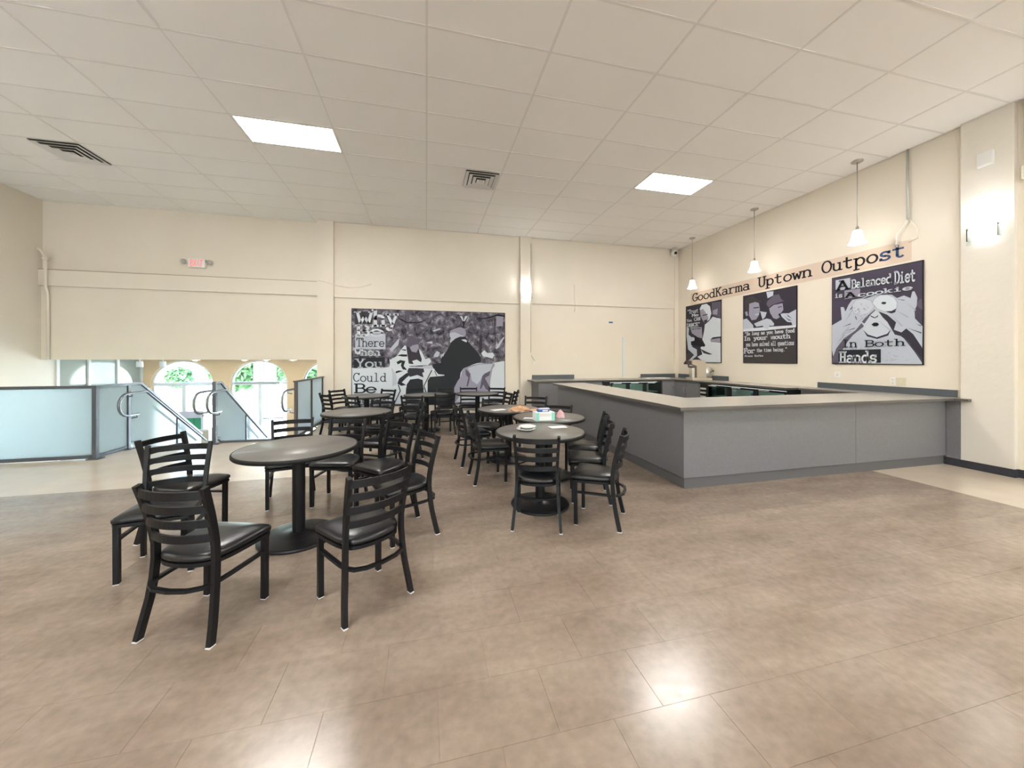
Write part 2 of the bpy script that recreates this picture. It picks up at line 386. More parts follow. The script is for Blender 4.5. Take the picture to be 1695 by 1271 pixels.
# ------------------------------------------------------------------ glass railings
SL = .706
def post(par, x, y, z0, z1, w=.055, m=None):
    o = MB().bbox(x-w/2, x+w/2, y-w/2, y+w/2, z0, z1, .004).build('post', m or railm, par)
    if abs(z0) < .05: MB().bbox(x-.075, x+.075, y-.06, y+.06, 0, .012, .003).build('foot_plate', m or railm, o)
    return o
def handrail(par, x, y0=6.72, ys=7.28, z=.90, ye=8.95, tail=True):
    pts = [(x, 7.12, .55), (x, y0+.18, .55)]
    for i in range(1, 8):
        a = math.pi*i/8; pts.append((x, y0+.17-.17*math.sin(a), .725-.175*math.cos(a)))
    pts += [(x, y0+.18, z), (x, ys, z)]
    for i in range(1, 9):
        y = ys+(ye-ys)*i/8; pts.append((x, y, z-SL*(y-ys)))
    MB().tube(pts, .019, 10).build('handrail', hrail, par)
    sgn = .0
    for (y, zz) in ((6.98, .90), (7.08, .55)):
        MB().tube([(x, y, zz), (x, y, zz-.05), (x+(.07 if par.get('hs', 1) < 0 else -.07), y, zz-.06)], .009, 6).build('bracket', hrail, par)
# railing along the left of the stair well
ra = thing('glass_railing', 'frosted glass railing from the left wall round the corner and down the stairs', 'railing', (0, 0, 0), 0, 'frosted glass railings')
YA, XA = 6.45, -4.65
post(ra, XA, YA, 0, 1.04); post(ra, XA, 7.03, 0, 1.02); post(ra, XL+.04, YA, 0, 1.02); post(ra, XA, 8.2, -.75, .38, .045)
MB().bbox(XL, XA+.03, YA-.03, YA+.03, 1.02, 1.06, .005).build('top_rail', railm, ra)
MB().bbox(XL+.06, XA-.03, YA-.02, YA+.02, .012, .06, .004).build('bottom_rail', railm, ra)
MB().box(XL+.07, XA-.035, YA-.006, YA+.006, .06, 1.02).build('glass_panel', frost, ra)
MB().bar([(XA, YA, 1.04), (XA, 7.28, 1.04), (XA, 8.95, 1.04-SL*1.67)], .06, .04, (1, 0, 0)).build('top_rail', railm, ra)
MB().bbox(XA-.02, XA+.02, YA+.03, 7.0, .012, .06, .004).build('bottom_rail', railm, ra)
MB().box(XA-.006, XA+.006, YA+.035, 7.0, .06, 1.02).build('glass_panel', frost, ra)
MB().prism([(7.06, .10), (7.2, .10), (8.17, -.6), (8.17, .37), (7.28, 1.01), (7.06, 1.01)], lambda a, b, t: (XA-.006+t, a, b), .012).build('glass_panel', frost, ra)
MB().prism([(8.23, -.62), (8.95, -1.1), (8.95, -.15), (8.23, .35)], lambda a, b, t: (XA-.006+t, a, b), .012).build('glass_panel', frost, ra)
MB().bar([(XA, 7.06, .08), (XA, 7.22, .08), (XA, 8.95, .08-SL*1.73)], .04, .04, (1, 0, 0)).build('bottom_rail', railm, ra)
handrail(ra, XA+.09)
# railing between the flights
rb = thing('glass_railing', 'frosted glass railing between the two stair flights with handrails on both sides', 'railing', (0, 0, 0), 0, 'frosted glass railings')
XB_ = -3.50
post(rb, XB_, 7.12, 0, 1.05); post(rb, XB_, 8.2, -.75, .38, .045)
MB().bar([(XB_, 7.1, 1.04), (XB_, 7.28, 1.04), (XB_, 8.95, 1.04-SL*1.67)], .06, .04, (1, 0, 0)).build('top_rail', railm, rb)
MB().prism([(7.15, .10), (7.2, .10), (8.17, -.6), (8.17, .37), (7.28, 1.01), (7.15, 1.01)], lambda a, b, t: (XB_-.006+t, a, b), .012).build('glass_panel', frost, rb)
MB().prism([(8.23, -.62), (8.95, -1.1), (8.95, -.15), (8.23, .35)], lambda a, b, t: (XB_-.006+t, a, b), .012).build('glass_panel', frost, rb)
MB().bar([(XB_, 7.15, .08), (XB_, 7.22, .08), (XB_, 8.95, .08-SL*1.73)], .04, .04, (1, 0, 0)).build('bottom_rail', railm, rb)
handrail(rb, XB_+.09); handrail(rb, XB_-.09)
MB().bbox(XB_+.05, -2.3, 7.17, 7.21, .001, .035, .004).build('floor_edge_strip', railm, rb)
# railing beside the pilaster
rc = thing('glass_railing', 'brown capped frosted glass railing running back to the rear pilaster', 'railing', (0, 0, 0), 0, 'frosted glass railings')
XC = -2.25; rc['hs'] = -1
for y in (7.1, 7.95, 8.72): post(rc, XC, y, 0, 1.03, .05, brownrail)
MB().bbox(XC-.03, XC+.03, 7.04, 8.80, 1.03, 1.06, .005).build('top_rail', brownrail, rc)
MB().bbox(XC-.02, XC+.02, 7.12, 8.70, .04, .09, .004).build('bottom_rail', brownrail, rc)
for a, b in ((7.13, 7.92), (7.98, 8.69)): MB().box(XC-.006, XC+.006, a, b, .09, 1.03).build('glass_panel', frost, rc)
handrail(rc, XC-.09)
# ------------------------------------------------------------------ lobby fittings
dl_e = mat('downlight lens', (1, .9, .8), .4, emit=(1, .8, .6), estr=18)
for i, (x, y) in enumerate(((-5.10, 9.6), (-4.25, 9.9), (-3.75, 9.8), (-3.15, 9.7))):
    o = thing('recessed_downlight', 'small %s recessed downlight at the bulkhead edge in the lobby ceiling' % ['leftmost', 'second', 'third', 'rightmost'][i], 'downlight', (x, y, LC), 0, 'lobby downlights')
    MB().lathe([(.085, 0), (.085, -.012), (.06, -.014), (.06, 0)], 24).build('trim_ring', whitepl, o)
    MB().lathe([(.0005, -.022), (.04, -.018), (.06, -.008)], 24).build('lens', dl_e, o)
for i, x in enumerate((-6.36, -5.92)):
    o = thing('track_spotlight', ['white can spotlight left of the first lobby arch', 'white can spotlight at the top left of the first lobby arch'][i], 'spotlight', (x, 9.95, LC), 0, 'white lobby spotlights')
    MB().tube([(0, 0, 0), (0, 0, -.05)], .015, 8).build('stem', white, o)
    MB().lathe([(.0005, -.04), (.05, -.04), (.06, -.06), (.06, -.17), (.045, -.17), (.045, -.12), (.0005, -.12)], 20).build('housing', white, o)
sg = thing('easel_sign', 'grey sign board with a green panel standing in the lobby', 'sign', (-5.27, 9.75, LF)); sg.scale = (.72, 1, 1.2)
MB().bbox(-.36, .36, -.02, .02, .55, 1.33, .005).build('board', mat('sign grey', (.62, .62, .70), .5), sg)
MB().box(-.30, .30, -.026, -.021, 1.24, 1.3).build('pale_band', mat('pale sign band', (.6, .62, .75), .5), sg)
MB().box(-.20, .30, -.026, -.021, .58, 1.20).build('green_panel', mat('sign green', (.04, .30, .17), .5), sg)
MB().box(.10, .13, -.027, -.026, .58, 1.20).build('divider', mat('sign dark green', (.02, .2, .12), .5), sg)
for s_ in (-1, 1):
    MB().bar([(s_*.3, 0, 0), (s_*.3, 0, .6)], .03, .03).build('leg', mat('sign leg', (.3, .28, .3), .4, metal=.5), sg)
MB().bar([(0, .35, 0), (0, .02, 1.0)], .03, .03).build('rear_leg', mat('sign leg', (.3, .28, .3)), sg)
hw = thing('half_wall', 'low pale half wall beyond the stairs in the lobby', 'half wall', (-4.94, 9.3, LF))
MB().prism([(-.35, 0), (.25, 0), (.25, 1.22), (-.15, 1.17), (-.35, 1.12)], lambda a, b, t: (a, t, b), .18).build('body', mat('pale half wall', (.6, .57, .48), .6), hw)
MB().prism([(-.35, 1.12), (-.15, 1.17), (.25, 1.22), (.25, 1.25), (-.15, 1.20), (-.35, 1.15)], lambda a, b, t: (a, t-.01, b), .2).build('cap', white, hw)
# ------------------------------------------------------------------ outdoors
conc = mat('sunlit concrete', (.62, .6, .56), .8, noise=.06, nscale=1)
struct('ground_outside', MB().box(-60, 40, YF+.25, 90, LF-.2, LF-.05), conc, 'sunlit concrete outside the entrance')
lawn = mat('lawn', (.14, .22, .06), .9, noise=.3, nscale=6)
tag(MB().box(-60, 40, 26, 30, LF-.05, LF+.03).build('lawn_strip', lawn), 'green lawn strip across the sunlit pavement outside', 'lawn')
bl = thing('building', 'pale blue-grey building seen through the left arch', 'building', (-24, 36, LF-.05))
MB().box(-9, 3, 0, 6, 0, 4.6).build('wall', mat('pale stucco', (.26, .33, .40), .8), bl)
MB().box(-9.5, 3.5, -.6, 6.4, 4.6, 5.0).build('roof', mat('roof edge', (.5, .5, .5), .8), bl)
for k in range(4):
    o = MB().box(-8.2+k*2.9, -6.6+k*2.9, -.05, .0, 1.2, 3.0).build('window', mat('window trim', (.7, .7, .7), .5), bl)
    MB().box(-8.1+k*2.9, -6.7+k*2.9, -.07, -.05, 1.3, 2.9).build('pane', mat('dark pane', (.1, .14, .17), .1), o)
leafm = mat('green leaves', (.04, .10, .03), .6, noise=.45, nscale=5)
bark = mat('bark', (.16, .12, .09), .8, noise=.3, nscale=10)
def tree(x, y, h, r, n, lab, seed):
    rnd = random.Random(seed); o = thing('tree', lab, 'tree', (x, y, LF-.05), 0, 'trees outside the arches')
    tk = MB(); tk.tube([(0, 0, 0), (.08, 0, h*.3), (-.05, .05, h*.6)], [.14, .11, .06], 8)
    for k in range(5):
        a = k*1.3; tk.tube([(0, 0, h*.4), (r*.4*math.cos(a), r*.4*math.sin(a), h*.65), (r*.7*math.cos(a), r*.7*math.sin(a), h*.85)], [.05, .035, .02], 6)
    tk.build('trunk', bark, o)
    cr = MB()
    for _ in range(n):
        while True:
            p = Vector((rnd.uniform(-1, 1), rnd.uniform(-1, 1), rnd.uniform(-1, 1)))
            if p.length < 1: break
        c = Vector((p.x*r, p.y*r, h*.72+p.z*h*.42)); a = Vector((rnd.uniform(-1, 1), rnd.uniform(-1, 1), rnd.uniform(-1, 1))).normalized(); b = a.orthogonal().normalized(); l = rnd.uniform(.12, .26)
        cr.add([c-a*l, c+b*l*.4, c+a*l, c-b*l*.4], [(0, 1, 2, 3)])
    f = cr.build('foliage', leafm, o); f['kind'] = 'stuff'
tree(-10.2, 21, 5.5, .75, 1600, 'slim tree seen through the right half of the left arch', 1)
tree(-8.1, 18.6, 4.6, 1.4, 3200, 'bushy tree seen through the left half of the middle arch', 2)
tree(-8.3, 23.2, 5.0, 1.5, 3200, 'tree seen through the right half of the middle arch', 3)
tree(-5.0, 17.5, 4.4, 1.3, 3200, 'tree seen through the arch beside the pilaster', 4)
tree(-18.9, 33.5, 2.0, .9, 1200, 'low round tree in front of the pale building', 5)
for i, (x, lab) in enumerate(((-5.30, 'grey-green porch column left of the entrance door'), (-4.65, 'grey-green porch column right of the entrance door'))):
    o = thing('porch_column', lab, 'column', (-5.40+.32*i, 13.6, LF-.05), 0, 'porch columns')
    MB().bbox(-.13, .13, -.13, .13, .15, 3.4, .01).build('shaft', mat('grey green paint', (.30, .36, .33), .6), o)
    MB().bbox(-.18, .18, -.18, .18, 0, .15, .01).build('plinth', mat('grey green paint', (.3, .36, .33)), o)
# ------------------------------------------------------------------ ceiling lights and vents
led = mat('led diffuser', (1, 1, 1), .5, emit=(1, .975, .94), estr=PANEL)
def ledpanel(i, y0, y1, lab):
    cx, cy = (GX[i]+GX[i+1])/2, (y0+y1)/2; w, h = (GX[i+1]-GX[i])/2, (y1-y0)/2
    o = thing('ceiling_light_panel', lab, 'light', (cx, cy, CZ), 0, 'recessed ceiling light panels')
    f = MB()
    for a in ((-w+.012, -w+.03, -h+.012, h-.012), (w-.03, w-.012, -h+.012, h-.012), (-w+.03, w-.03, -h+.012, -h+.03), (-w+.03, w-.03, h-.03, h-.012)): f.box(a[0], a[1], a[2], a[3], -.004, .025)
    f.build('frame', white, o)
    MB().box(-w+.03, w-.03, -h+.03, h-.03, .001, .02).build('diffuser', led, o)
ledpanel(4, GY[6], GY[7], 'bright ceiling light panel above the tables on the left')
ledpanel(9, GY[6], GY[7], 'bright ceiling light panel above the bar')
def ledsurf(x, y, lab):
    o = thing('ceiling_light_panel', lab, 'light', (x, y, CZ), 0, 'recessed ceiling light panels')
    f = MB()
    for a in ((-.6, -.58, -.3, .3), (.58, .6, -.3, .3), (-.58, .58, -.3, -.28), (-.58, .58, .28, .3)): f.box(a[0], a[1], a[2], a[3], -.012, -.001)
    f.build('frame', white, o); MB().box(-.58, .58, -.28, .28, -.008, -.001).build('diffuser', led, o)
for y in (1.351, -2.92, -6.58):  # the two rows behind the viewer are unseen, added as fill light
    for x, s_ in ((-1.84, 'left'), (4.30, 'right')):
        ledsurf(x, y, 'ceiling light panel above or behind the viewer, %s one of the %s row' % (s_, {1.351: 'nearest', -2.92: 'middle', -6.58: 'farthest'}[y]))
def vent(x0, x1, y0, y1, lab):
    cx, cy = (x0+x1)/2, (y0+y1)/2; w, h = (x1-x0)/2, (y1-y0)/2
    o = thing('ceiling_vent', lab, 'vent', (cx, cy, CZ), 0, 'square ceiling air diffusers')
    MB().box(-w, w, -h, h, -.004, .0).build('backing', mat('vent shadow', (.07, .07, .07), .6), o)
    for k in range(4):
        a = 1-.25*k; b = a-.2; z0, z1 = -.022-.004*k, -.006-.003*k
        m = MB()
        vs = [(sx*w*q, sy*h*q, z) for q, z in ((a, z0), (b, z1)) for sx, sy in ((-1, -1), (1, -1), (1, 1), (-1, 1))]
        if k == 3: vs = [(sx*w*q, sy*h*q, z) for q, z in ((a, z0), (.12, z1)) for sx, sy in ((-1, -1), (1, -1), (1, 1), (-1, 1))]
        fs = [(i, (i+1) % 4, (i+1) % 4+4, i+4) for i in range(4)]
        if k == 3: fs.append((4, 5, 6, 7))
        m.add(vs, fs); m.build('louvre_ring', mat('vent grey', (.74, .72, .69), .5), o)
vent(-5.52, -4.93, 6.56, 7.14, 'square air diffuser in the ceiling at far left')
vent(.64, 1.20, 5.97, 6.55, 'square air diffuser in the ceiling near the centre')
# ------------------------------------------------------------------ pendants and sconces
shade_e = mat('opal pendant glass', (1, .97, .92), .3, emit=(1, .95, .88), estr=PEND)
for i, (x, y, lab) in enumerate(((6.64, 4.29, 'white bell pendant lamp nearest the pilaster, above the word Outpost'), (6.66, 6.15, 'white bell pendant lamp, middle of the three along the bar wall'), (6.69, 7.99, 'white bell pendant lamp in the rear corner, leftmost of the three'))):
    o = thing('pendant_lamp', lab, 'lamp', (x, y, CZ), 0, 'bell pendant lamps along the bar wall')
    MB().lathe([(.0005, -.03), (.05, -.028), (.075, -.012), (.075, 0)], 28).build('canopy', nickel, o)
    MB().tube([(0, 0, -.02), (0, 0, -1.05)], .006, 8).build('rod', nickel, o)
    MB().lathe([(.006, -1.02), (.018, -1.04), (.022, -1.09), (.04, -1.10)], 20).build('socket', nickel, o)
    MB().lathe([(.038, -1.09), (.055, -1.10), (.062, -1.14), (.072, -1.20), (.09, -1.26), (.115, -1.305), (.112, -1.307), (.085, -1.262), (.066, -1.20), (.056, -1.14), (.05, -1.105), (.036, -1.097)], 32).build('shade', shade_e, o)
sc_e = mat('sconce glass', (1, 1, 1), .3, emit=(.93, .98, 1), estr=SCONCE)
def sconce(loc, rz, lab, energy=2.6):
    o = thing('wall_sconce', lab, 'lamp', loc, rz, 'glass wall sconces')         # local +y = out of the wall
    MB().bbox(-.06, .06, 0, .02, -.06, .06, .004).build('back_plate', nickel, o)
    m = MB(); vs = []
    for z, w, d in ((-.13, .075, .07), (.13, .125, .125)):
        for k in range(13):
            a = math.pi*k/12; vs.append((w*math.cos(a), .012+d*math.sin(a), z))
    fs = [(k, k+1, 14+k, 13+k) for k in range(12)]+[tuple(range(13))]
    m.add(vs, fs, None, True); m.build('glass_shade', sc_e, o)
    cg = MB()
    for sgn in (-1, 1): cg.box(sgn*.13-.004, sgn*.13+.004, .01, .10, -.11, .05)
    cg.box(-.13, .13, .10, .106, -.17, -.13); cg.build('clear_side_glass', clear, o)
    l = bpy.data.lights.new('sconce_bulb', 'POINT'); l.energy = energy; l.shadow_soft_size = .06; l.color = (.9, .96, 1)
    lo = bpy.data.objects.new('sconce_bulb', l); COL.objects.link(lo); lo.parent = o; lo.location = (0, .09, .17)
sconce((6.95, 3.07, 3.08), math.pi/2, 'glowing glass sconce on the textured pilaster at right')
sconce((2.475, YB-.08, 3.08), math.pi, 'glowing glass sconce on the rear pilaster right of the mural')
for loc, rz, lab in (((XL, 2.6, 3.08), -math.pi/2, 'glass wall sconce on the left wall outside the view, nearer one'), ((XL, -3.6, 3.08), -math.pi/2, 'glass wall sconce on the left wall outside the view, farther one'), ((XR, -3.0, 3.08), math.pi/2, 'glass wall sconce on the right wall behind the viewer'), ((-2.5, YK, 3.08), 0, 'left glass wall sconce on the wall behind the viewer'), ((2.8, YK, 3.08), 0, 'right glass wall sconce on the wall behind the viewer')):
    sconce(loc, rz, lab, 45)  # unseen uplights added to brighten the ceiling and walls
# ------------------------------------------------------------------ bar
ZC = .92
bar = thing('serving_bar', 'grey laminate L-shaped bar base with toe kick', 'bar', (2.77, 3.44, 0))
def bp(name, x0, x1, y0, y1, z0, z1, m, b=.002): return MB().bbox(x0-2.77, x1-2.77, y0-3.44, y1-3.44, z0, z1, b).build(name, m, bar)
for a, c in ((2.77, 5.30), (5.303, 7.012)): bp('front_panel', a, c, 3.44, 3.465, .12, ZC-.036, lam)
for a, c in ((3.467, 5.40), (5.403, 7.33)): bp('side_panel', 2.77, 2.795, a, c, .12, ZC-.036, lam)
bp('end_panel', 2.77, 3.30, 7.333, 7.36, 0, ZC-.036, lam)
bp('toe_kick', 2.79, 6.93, 3.455, 3.47, 0, .12, kick); bp('toe_kick', 2.79, 2.805, 3.47, 7.33, 0, .12, kick)
bp('inner_panel', 3.28, 3.30, 4.12, 7.33, 0, ZC-.036, lam); bp('inner_panel', 3.28, 6.62, 4.10, 4.12, 0, ZC-.036, lam)
bp('return_panel', 6.62, 6.64, 4.12, 5.16, 0, ZC-.036, lam)
bp('end_filler', 6.94, 7.012, 3.305, 3.436, .102, ZC-.036, lam)
wt = thing('bar_worktop', 'taupe laminate worktop running along the bar front and left side', 'worktop', (2.66, 3.35, ZC))
poly = [(2.66, 3.35), (6.88, 3.33), (6.88, 3.20), (6.945, 3.20), (6.945, 3.33), (7.015, 3.33), (7.015, 5.17), (6.58, 5.17), (6.58, 4.19), (3.40, 4.19), (3.40, 7.40), (2.66, 7.40)]
MB().prism(poly, lambda a, b, t: (a-2.66, b-3.35, -.003+t), .003).build('top_sheet', ctop, wt)
MB().prism(poly, lambda a, b, t: (a-2.66, b-3.35, -.036+t), .033).build('edge_core', cedge, wt)
MB().bbox(6.995-2.66, 7.016-2.66, 3.36-3.35, 5.15-3.35, 0, .10, .002).build('backsplash', splash, wt)
# back run along the rear wall
YBF = 8.30
bw = thing('back_worktop', 'dark edged worktop along the rear wall behind the bar', 'worktop', (2.55, YBF, ZC))
p2 = [(2.50, YBF-.05), (6.35, YBF-.05), (6.35, 5.22), (7.0, 5.22), (7.0, 8.93), (2.64, 8.93), (2.64, 8.84), (2.50, 8.84)]
MB().prism(p2, lambda a, b, t: (a-2.55, b-YBF, -.003+t), .003).build('top_sheet', ctop, bw)
MB().prism(p2, lambda a, b, t: (a-2.55, b-YBF, -.036+t), .033).build('edge_core', cedge, bw)
for a, b, c, d in ((2.66, 3.82, 8.93, 8.955), (5.82, 6.92, 8.93, 8.955), (6.985, 7.01, 7.16, 8.90)):
    MB().bbox(a-2.55, b-2.55, c-YBF, d-YBF, 0, .11, .002).build('backsplash', splash, bw)
MB().box(5.80-2.55, 6.5-2.55, 8.60-YBF, 8.9-YBF, 0, .012).build('white_sheet', whitepl, bw)
def cabinet(x0, x1, y0, y1, lab, doors, face='y'):
    o = thing('base_cabinet', lab, 'cabinet', ((x0+x1)/2, (y0+y1)/2, 0), 0, 'grey base cabinets behind the bar'); cx, cy = (x0+x1)/2, (y0+y1)/2
    MB().box(x0-cx, x1-cx, y0-cy, y1-cy, .1, ZC-.038).box(x0-cx+.03, x1-cx, y0-cy+.05, y1-cy, 0, .1).build('body', lam, o)
    n = doors
    for k in range(n):
        if face == 'y':
            w = (x1-x0)/n; a = x0+w*k+.004-cx; d = MB().bbox(a, a+w-.008, y0-cy-.02, y0-cy-.001, .12, ZC-.06, .002).build('door', lam, o)
            MB().tube([(a+w-.06, y0-cy-.02, .74), (a+w-.06, y0-cy-.05, .74)], .014, 10).build('knob', steel, d)
            if k == 0 and n == 1: MB().tube([(a+w-.06, y0-cy-.02, .60), (a+w-.06, y0-cy-.05, .60)], .014, 10).build('knob', steel, d)
        else:
            w = (y1-y0)/n; a = y0+w*k+.004-cy; d = MB().bbox(x0-cx-.02, x0-cx-.001, a, a+w-.008, .12, ZC-.06, .002).build('door', lam, o)
            yy = a+w-.05 if k == 0 else a+.04
            MB().tube([(x0-cx-.02, yy, .60), (x0-cx-.045, yy, .60), (x0-cx-.045, yy, .72), (x0-cx-.02, yy, .72)], .006, 8).build('handle', steel, d)
    return o
cabinet(2.62, 3.28, YBF, 8.9, 'grey base cabinet with two round knobs at the left end behind the bar', 1)
cabinet(3.28, 4.30, YBF, 8.9, 'grey base cabinet hidden behind the left side of the bar', 2)
cabinet(6.02, 6.40, YBF, 8.9, 'narrow grey base cabinet in the rear corner facing the camera', 1)
cabinet(6.40, 6.98, 7.42, YBF-.03, 'grey base cabinet with paired handles in the rear corner facing left', 2, 'x')
coolm = mat('cooler black', (.012, .012, .013), .35)
coolg = glass('cooler glass', (.80, .9, .85))
shelf = mat('cooler shelf', (.45, .47, .48), .4, metal=.4)
inner = mat('cooler interior', (.62, .72, .67), .5)
def cooler(x0, x1, y0, y1, n, lab, face):
    cx, cy = (x0+x1)/2, (y0+y1)/2; o = thing('bar_cooler', lab, 'cooler', (cx, cy, 0), 0, 'glass door bar coolers')
    L = (x1-x0) if face == 'y' else (y1-y0); D = (y1-y0) if face == 'y' else (x1-x0); H = ZC-.04
    def f(a, b, z):                              # a along the front, b depth from the front
        return (x0-cx+a, y0-cy+b, z) if face == 'y' else (x0-cx+b, y1-cy-a, z)
    def bx(mb, a0, a1, b0, b1, z0, z1):
        p, q = f(a0, b0, z0), f(a1, b1, z1); mb.box(min(p[0], q[0]), max(p[0], q[0]), min(p[1], q[1]), max(p[1], q[1]), z0, z1); return mb
    g = .22
    sh = MB(); bx(sh, 0, L, .0, D, 0, .10); bx(sh, 0, L, 0, D, H-.03, H); bx(sh, 0, g, .03, D, .1, H-.03); bx(sh, L-.03, L, .03, D, .1, H-.03); bx(sh, 0, L, D-.03, D, .1, H-.03)
    sh.build('cabinet', coolm, o)
    for k in range(7): bx(MB(), .03, g-.03, .0, .028, .15+k*.095, .19+k*.095).build('vent_louvre', mat('louvre metal', (.5, .5, .48), .4), o)
    bx(MB(), g, L-.03, D-.05, D-.031, .1, H-.03).build('inner_back', inner, o)
    bx(MB(), g+.02, L-.05, .12, .15, H-.05, H-.032).build('interior_light', mat('cooler strip light', (1, 1, 1), .5, emit=(.9, 1, .97), estr=1.5), o)
    for z in (.34, .58): bx(MB(), g, L-.03, .1, D-.06, z, z+.012).build('shelf', shelf, o)
    w = (L-g)/n
    for k in range(n):
        a = g+w*k
        d = MB()
        bx(d, a+.005, a+.05, 0, .03, .11, H-.035); bx(d, a+w-.05, a+w-.005, 0, .03, .11, H-.035); bx(d, a+.05, a+w-.05, 0, .03, .11, .16); bx(d, a+.05, a+w-.05, 0, .03, H-.075, H-.035)
        d = d.build('door', coolm, o)
        bx(MB(), a+.05, a+w-.05, .012, .018, .16, H-.075).build('pane', coolg, d)
        bx(MB(), a+.08, a+.30, -.008, -.001, H-.062, H-.045).build('name_plate', whitepl, d)
    return o
cooler(4.32, 6.01, YBF, 8.88, 3, 'black bar cooler with three glass doors along the rear wall', 'y')
cooler(6.40, 6.97, 5.24, 7.41, 3, 'black bar cooler with three glass doors along the right wall', 'x')
# a few things seen in the wall coolers
cup = mat('blue can', (.12, .2, .42), .4); cupw = mat('white tub', (.6, .65, .68), .5); cupo = mat('orange carton', (.6, .22, .08), .5)
for i, (y, m, lab) in enumerate(((6.72, cupo, 'orange carton in the left door of the wall cooler'), (6.62, cupw, 'white tub beside the orange carton in the wall cooler'), (6.12, cup, 'blue stacked tub in the middle door of the wall cooler'))):
    o = thing('drink_carton', lab, 'carton', (6.62, y, .592))
    MB().bbox(-.04, .04, -.04, .04, 0, .15, .006).build('body', m, o); MB().bbox(-.03, .03, -.03, .03, .15, .175, .004).build('lid', whitepl, o)
# beige machine in the corner
mc = thing('countertop_machine', 'beige countertop machine with dark handles in the rear corner of the bar', 'machine', (6.56, 7.70, ZC), math.radians(-15)); mc.scale = (1.15, 1.15, 1.15)
bei = mat('beige enamel', (.43, .37, .29), .35); dk = mat('dark brown plastic', (.05, .035, .035), .4); chr_ = mat('pale steel', (.6, .58, .52), .25, metal=.7)
MB().bbox(-.16, .26, -.17, .15, .0, .05, .008).build('base', bei, mc)
MB().prism([(-.02, .05), (.18, .05), (.16, .40), (.02, .44), (-.12, .43), (-.12, .34), (-.03, .31)], lambda a, b, t: (a, t-.09, b), .18).build('body', bei, mc)
MB().bbox(-.22, -.12, -.05, .07, .34, .42, .01).tube([(-.2, 0, .38), (-.26, -.01, .36)], .022, 10).build('head', dk, mc)
MB().tube([(-.17, -.02, .34), (-.17, -.02, .29), (-.05, -.02, .27)], .022, 10).build('arm', dk, mc)
MB().bbox(-.13, -.06, -.08, .05, .05, .27, .008).build('column', chr_, mc)
MB().lathe([(.0005, .02), (.11, .018), (.115, .01), (.115, 0), (.0005, -.005)], 28).build('disc', chr_, mc).matrix_local = Matrix.Translation((.25, -.02, .17)) @ Matrix.Rotation(math.pi/2, 4, 'X')
MB().tube([(.27, -.05, .16), (.33, -.06, .2)], .008, 6).lathe([(.0005, .22), (.018, .21), (.018, .19), (.0005, .18)], 12, (.335, -.06)).build('handle', dk, mc)
# ------------------------------------------------------------------ chairs
def chair_proto():
    o = thing('ladder_back_chair', 'black ladder-back chair', 'chair', (0, 0, 0))
    # seat pad
    def outline(s, n=40):
        pts = []
        # front edge, rounded corners, tapering sides, round back
        ctrl = [(-.205, .165), (-.195, .182), (0, .188), (.195, .182), (.205, .165), (.197, .05), (.18, -.08), (.15, -.155), (.10, -.19), (0, -.205), (-.10, -.19), (-.15, -.155), (-.18, -.08), (-.197, .05)]
        m = len(ctrl)
        for i in range(m):
            p0, p1, p2, p3 = [Vector(ctrl[(i+k) % m]) for k in (-1, 0, 1, 2)]
            for t in (0, .33, .66):
                q = .5*((2*p1)+(-p0+p2)*t+(2*p0-5*p1+4*p2-p3)*t*t+(-p0+3*p1-3*p2+p3)*t**3) if i not in (0, 3, 4) else p1.lerp(p2, t)
                pts.append((q.x*s, q.y*s-.005*(1-s)))
        return pts
    m = MB(); lv = [(.95, .395), (1.0, .402), (1.012, .413), (1.0, .424), (.95, .434), (.85, .443), (.65, .452), (.35, .457), (.05, .458)]
    n = len(outline(1)); vs = []
    for s_, z in lv: vs += [(x, y, z) for x, y in outline(s_)]
    fs = [tuple(range(n))[::-1]]
    for j in range(len(lv)-1): fs += [(j*n+i, j*n+(i+1) % n, (j+1)*n+(i+1) % n, (j+1)*n+i) for i in range(n)]
    fs.append(tuple((len(lv)-1)*n+i for i in range(n)))
    m.add(vs, fs, None, True); m.build('seat', vinyl, o)
    ring = [(x, y, .383) for x, y in outline(.95)]
    m = MB(); m.bar(ring+[ring[0]], .02, .02, (0, 0, 1)); m.build('seat_frame', black, o)
    for sx in (-1, 1):
        l = MB().bar([(sx*.186, .142, .006), (sx*.186, .145, .39)], .030, .030).build('leg', black, o)
        MB().bbox(sx*.186-.016, sx*.186+.016, .142-.016, .142+.016, 0, .007, .002).build('glide', glide, l)
        pts = []
        C = [(.202, -.226, .006), (.194, -.205, .10), (.183, -.185, .20), (.176, -.172, .30), (.172, -.165, .40), (.171, -.167, .48), (.173, -.180, .56), (.177, -.200, .65), (.181, -.222, .73), (.185, -.243, .803)]
        l = MB().bar([(sx*a, b, c) for a, b, c in C], .024, .034).build('rear_leg', black, o)
        MB().bbox(sx*.202-.014, sx*.202+.014, -.245, -.207, 0, .007, .002).build('glide', glide, l)
    for zc, hh in ((.766, .042), (.688, .040), (.610, .040), (.528, .040)):
        a = .171+(.185-.171)*max(0, (zc-.48))/.32; yb = -.168-(.243-.168)*max(0, (zc-.48))/.32
        pts = []
        for k in range(13):
            u = -1+2*k/12; pts.append((u*a, yb-.003-.046*(1-u*u), zc))
        MB().bar(pts, hh, .013, (0, 0, 1)).build('slat', black, o)
    U = [(.183, .14), (.180, .02), (.176, -.10), (.168, -.17), (.145, -.215), (.09, -.245), (0, -.256)]
    pts = [(x, y, .285) for x, y in U]+[(-x, y, .285) for x, y in U[-2::-1]]
    MB().bar(pts, .016, .024, (0, 0, 1)).build('stretcher', black, o)
    return o
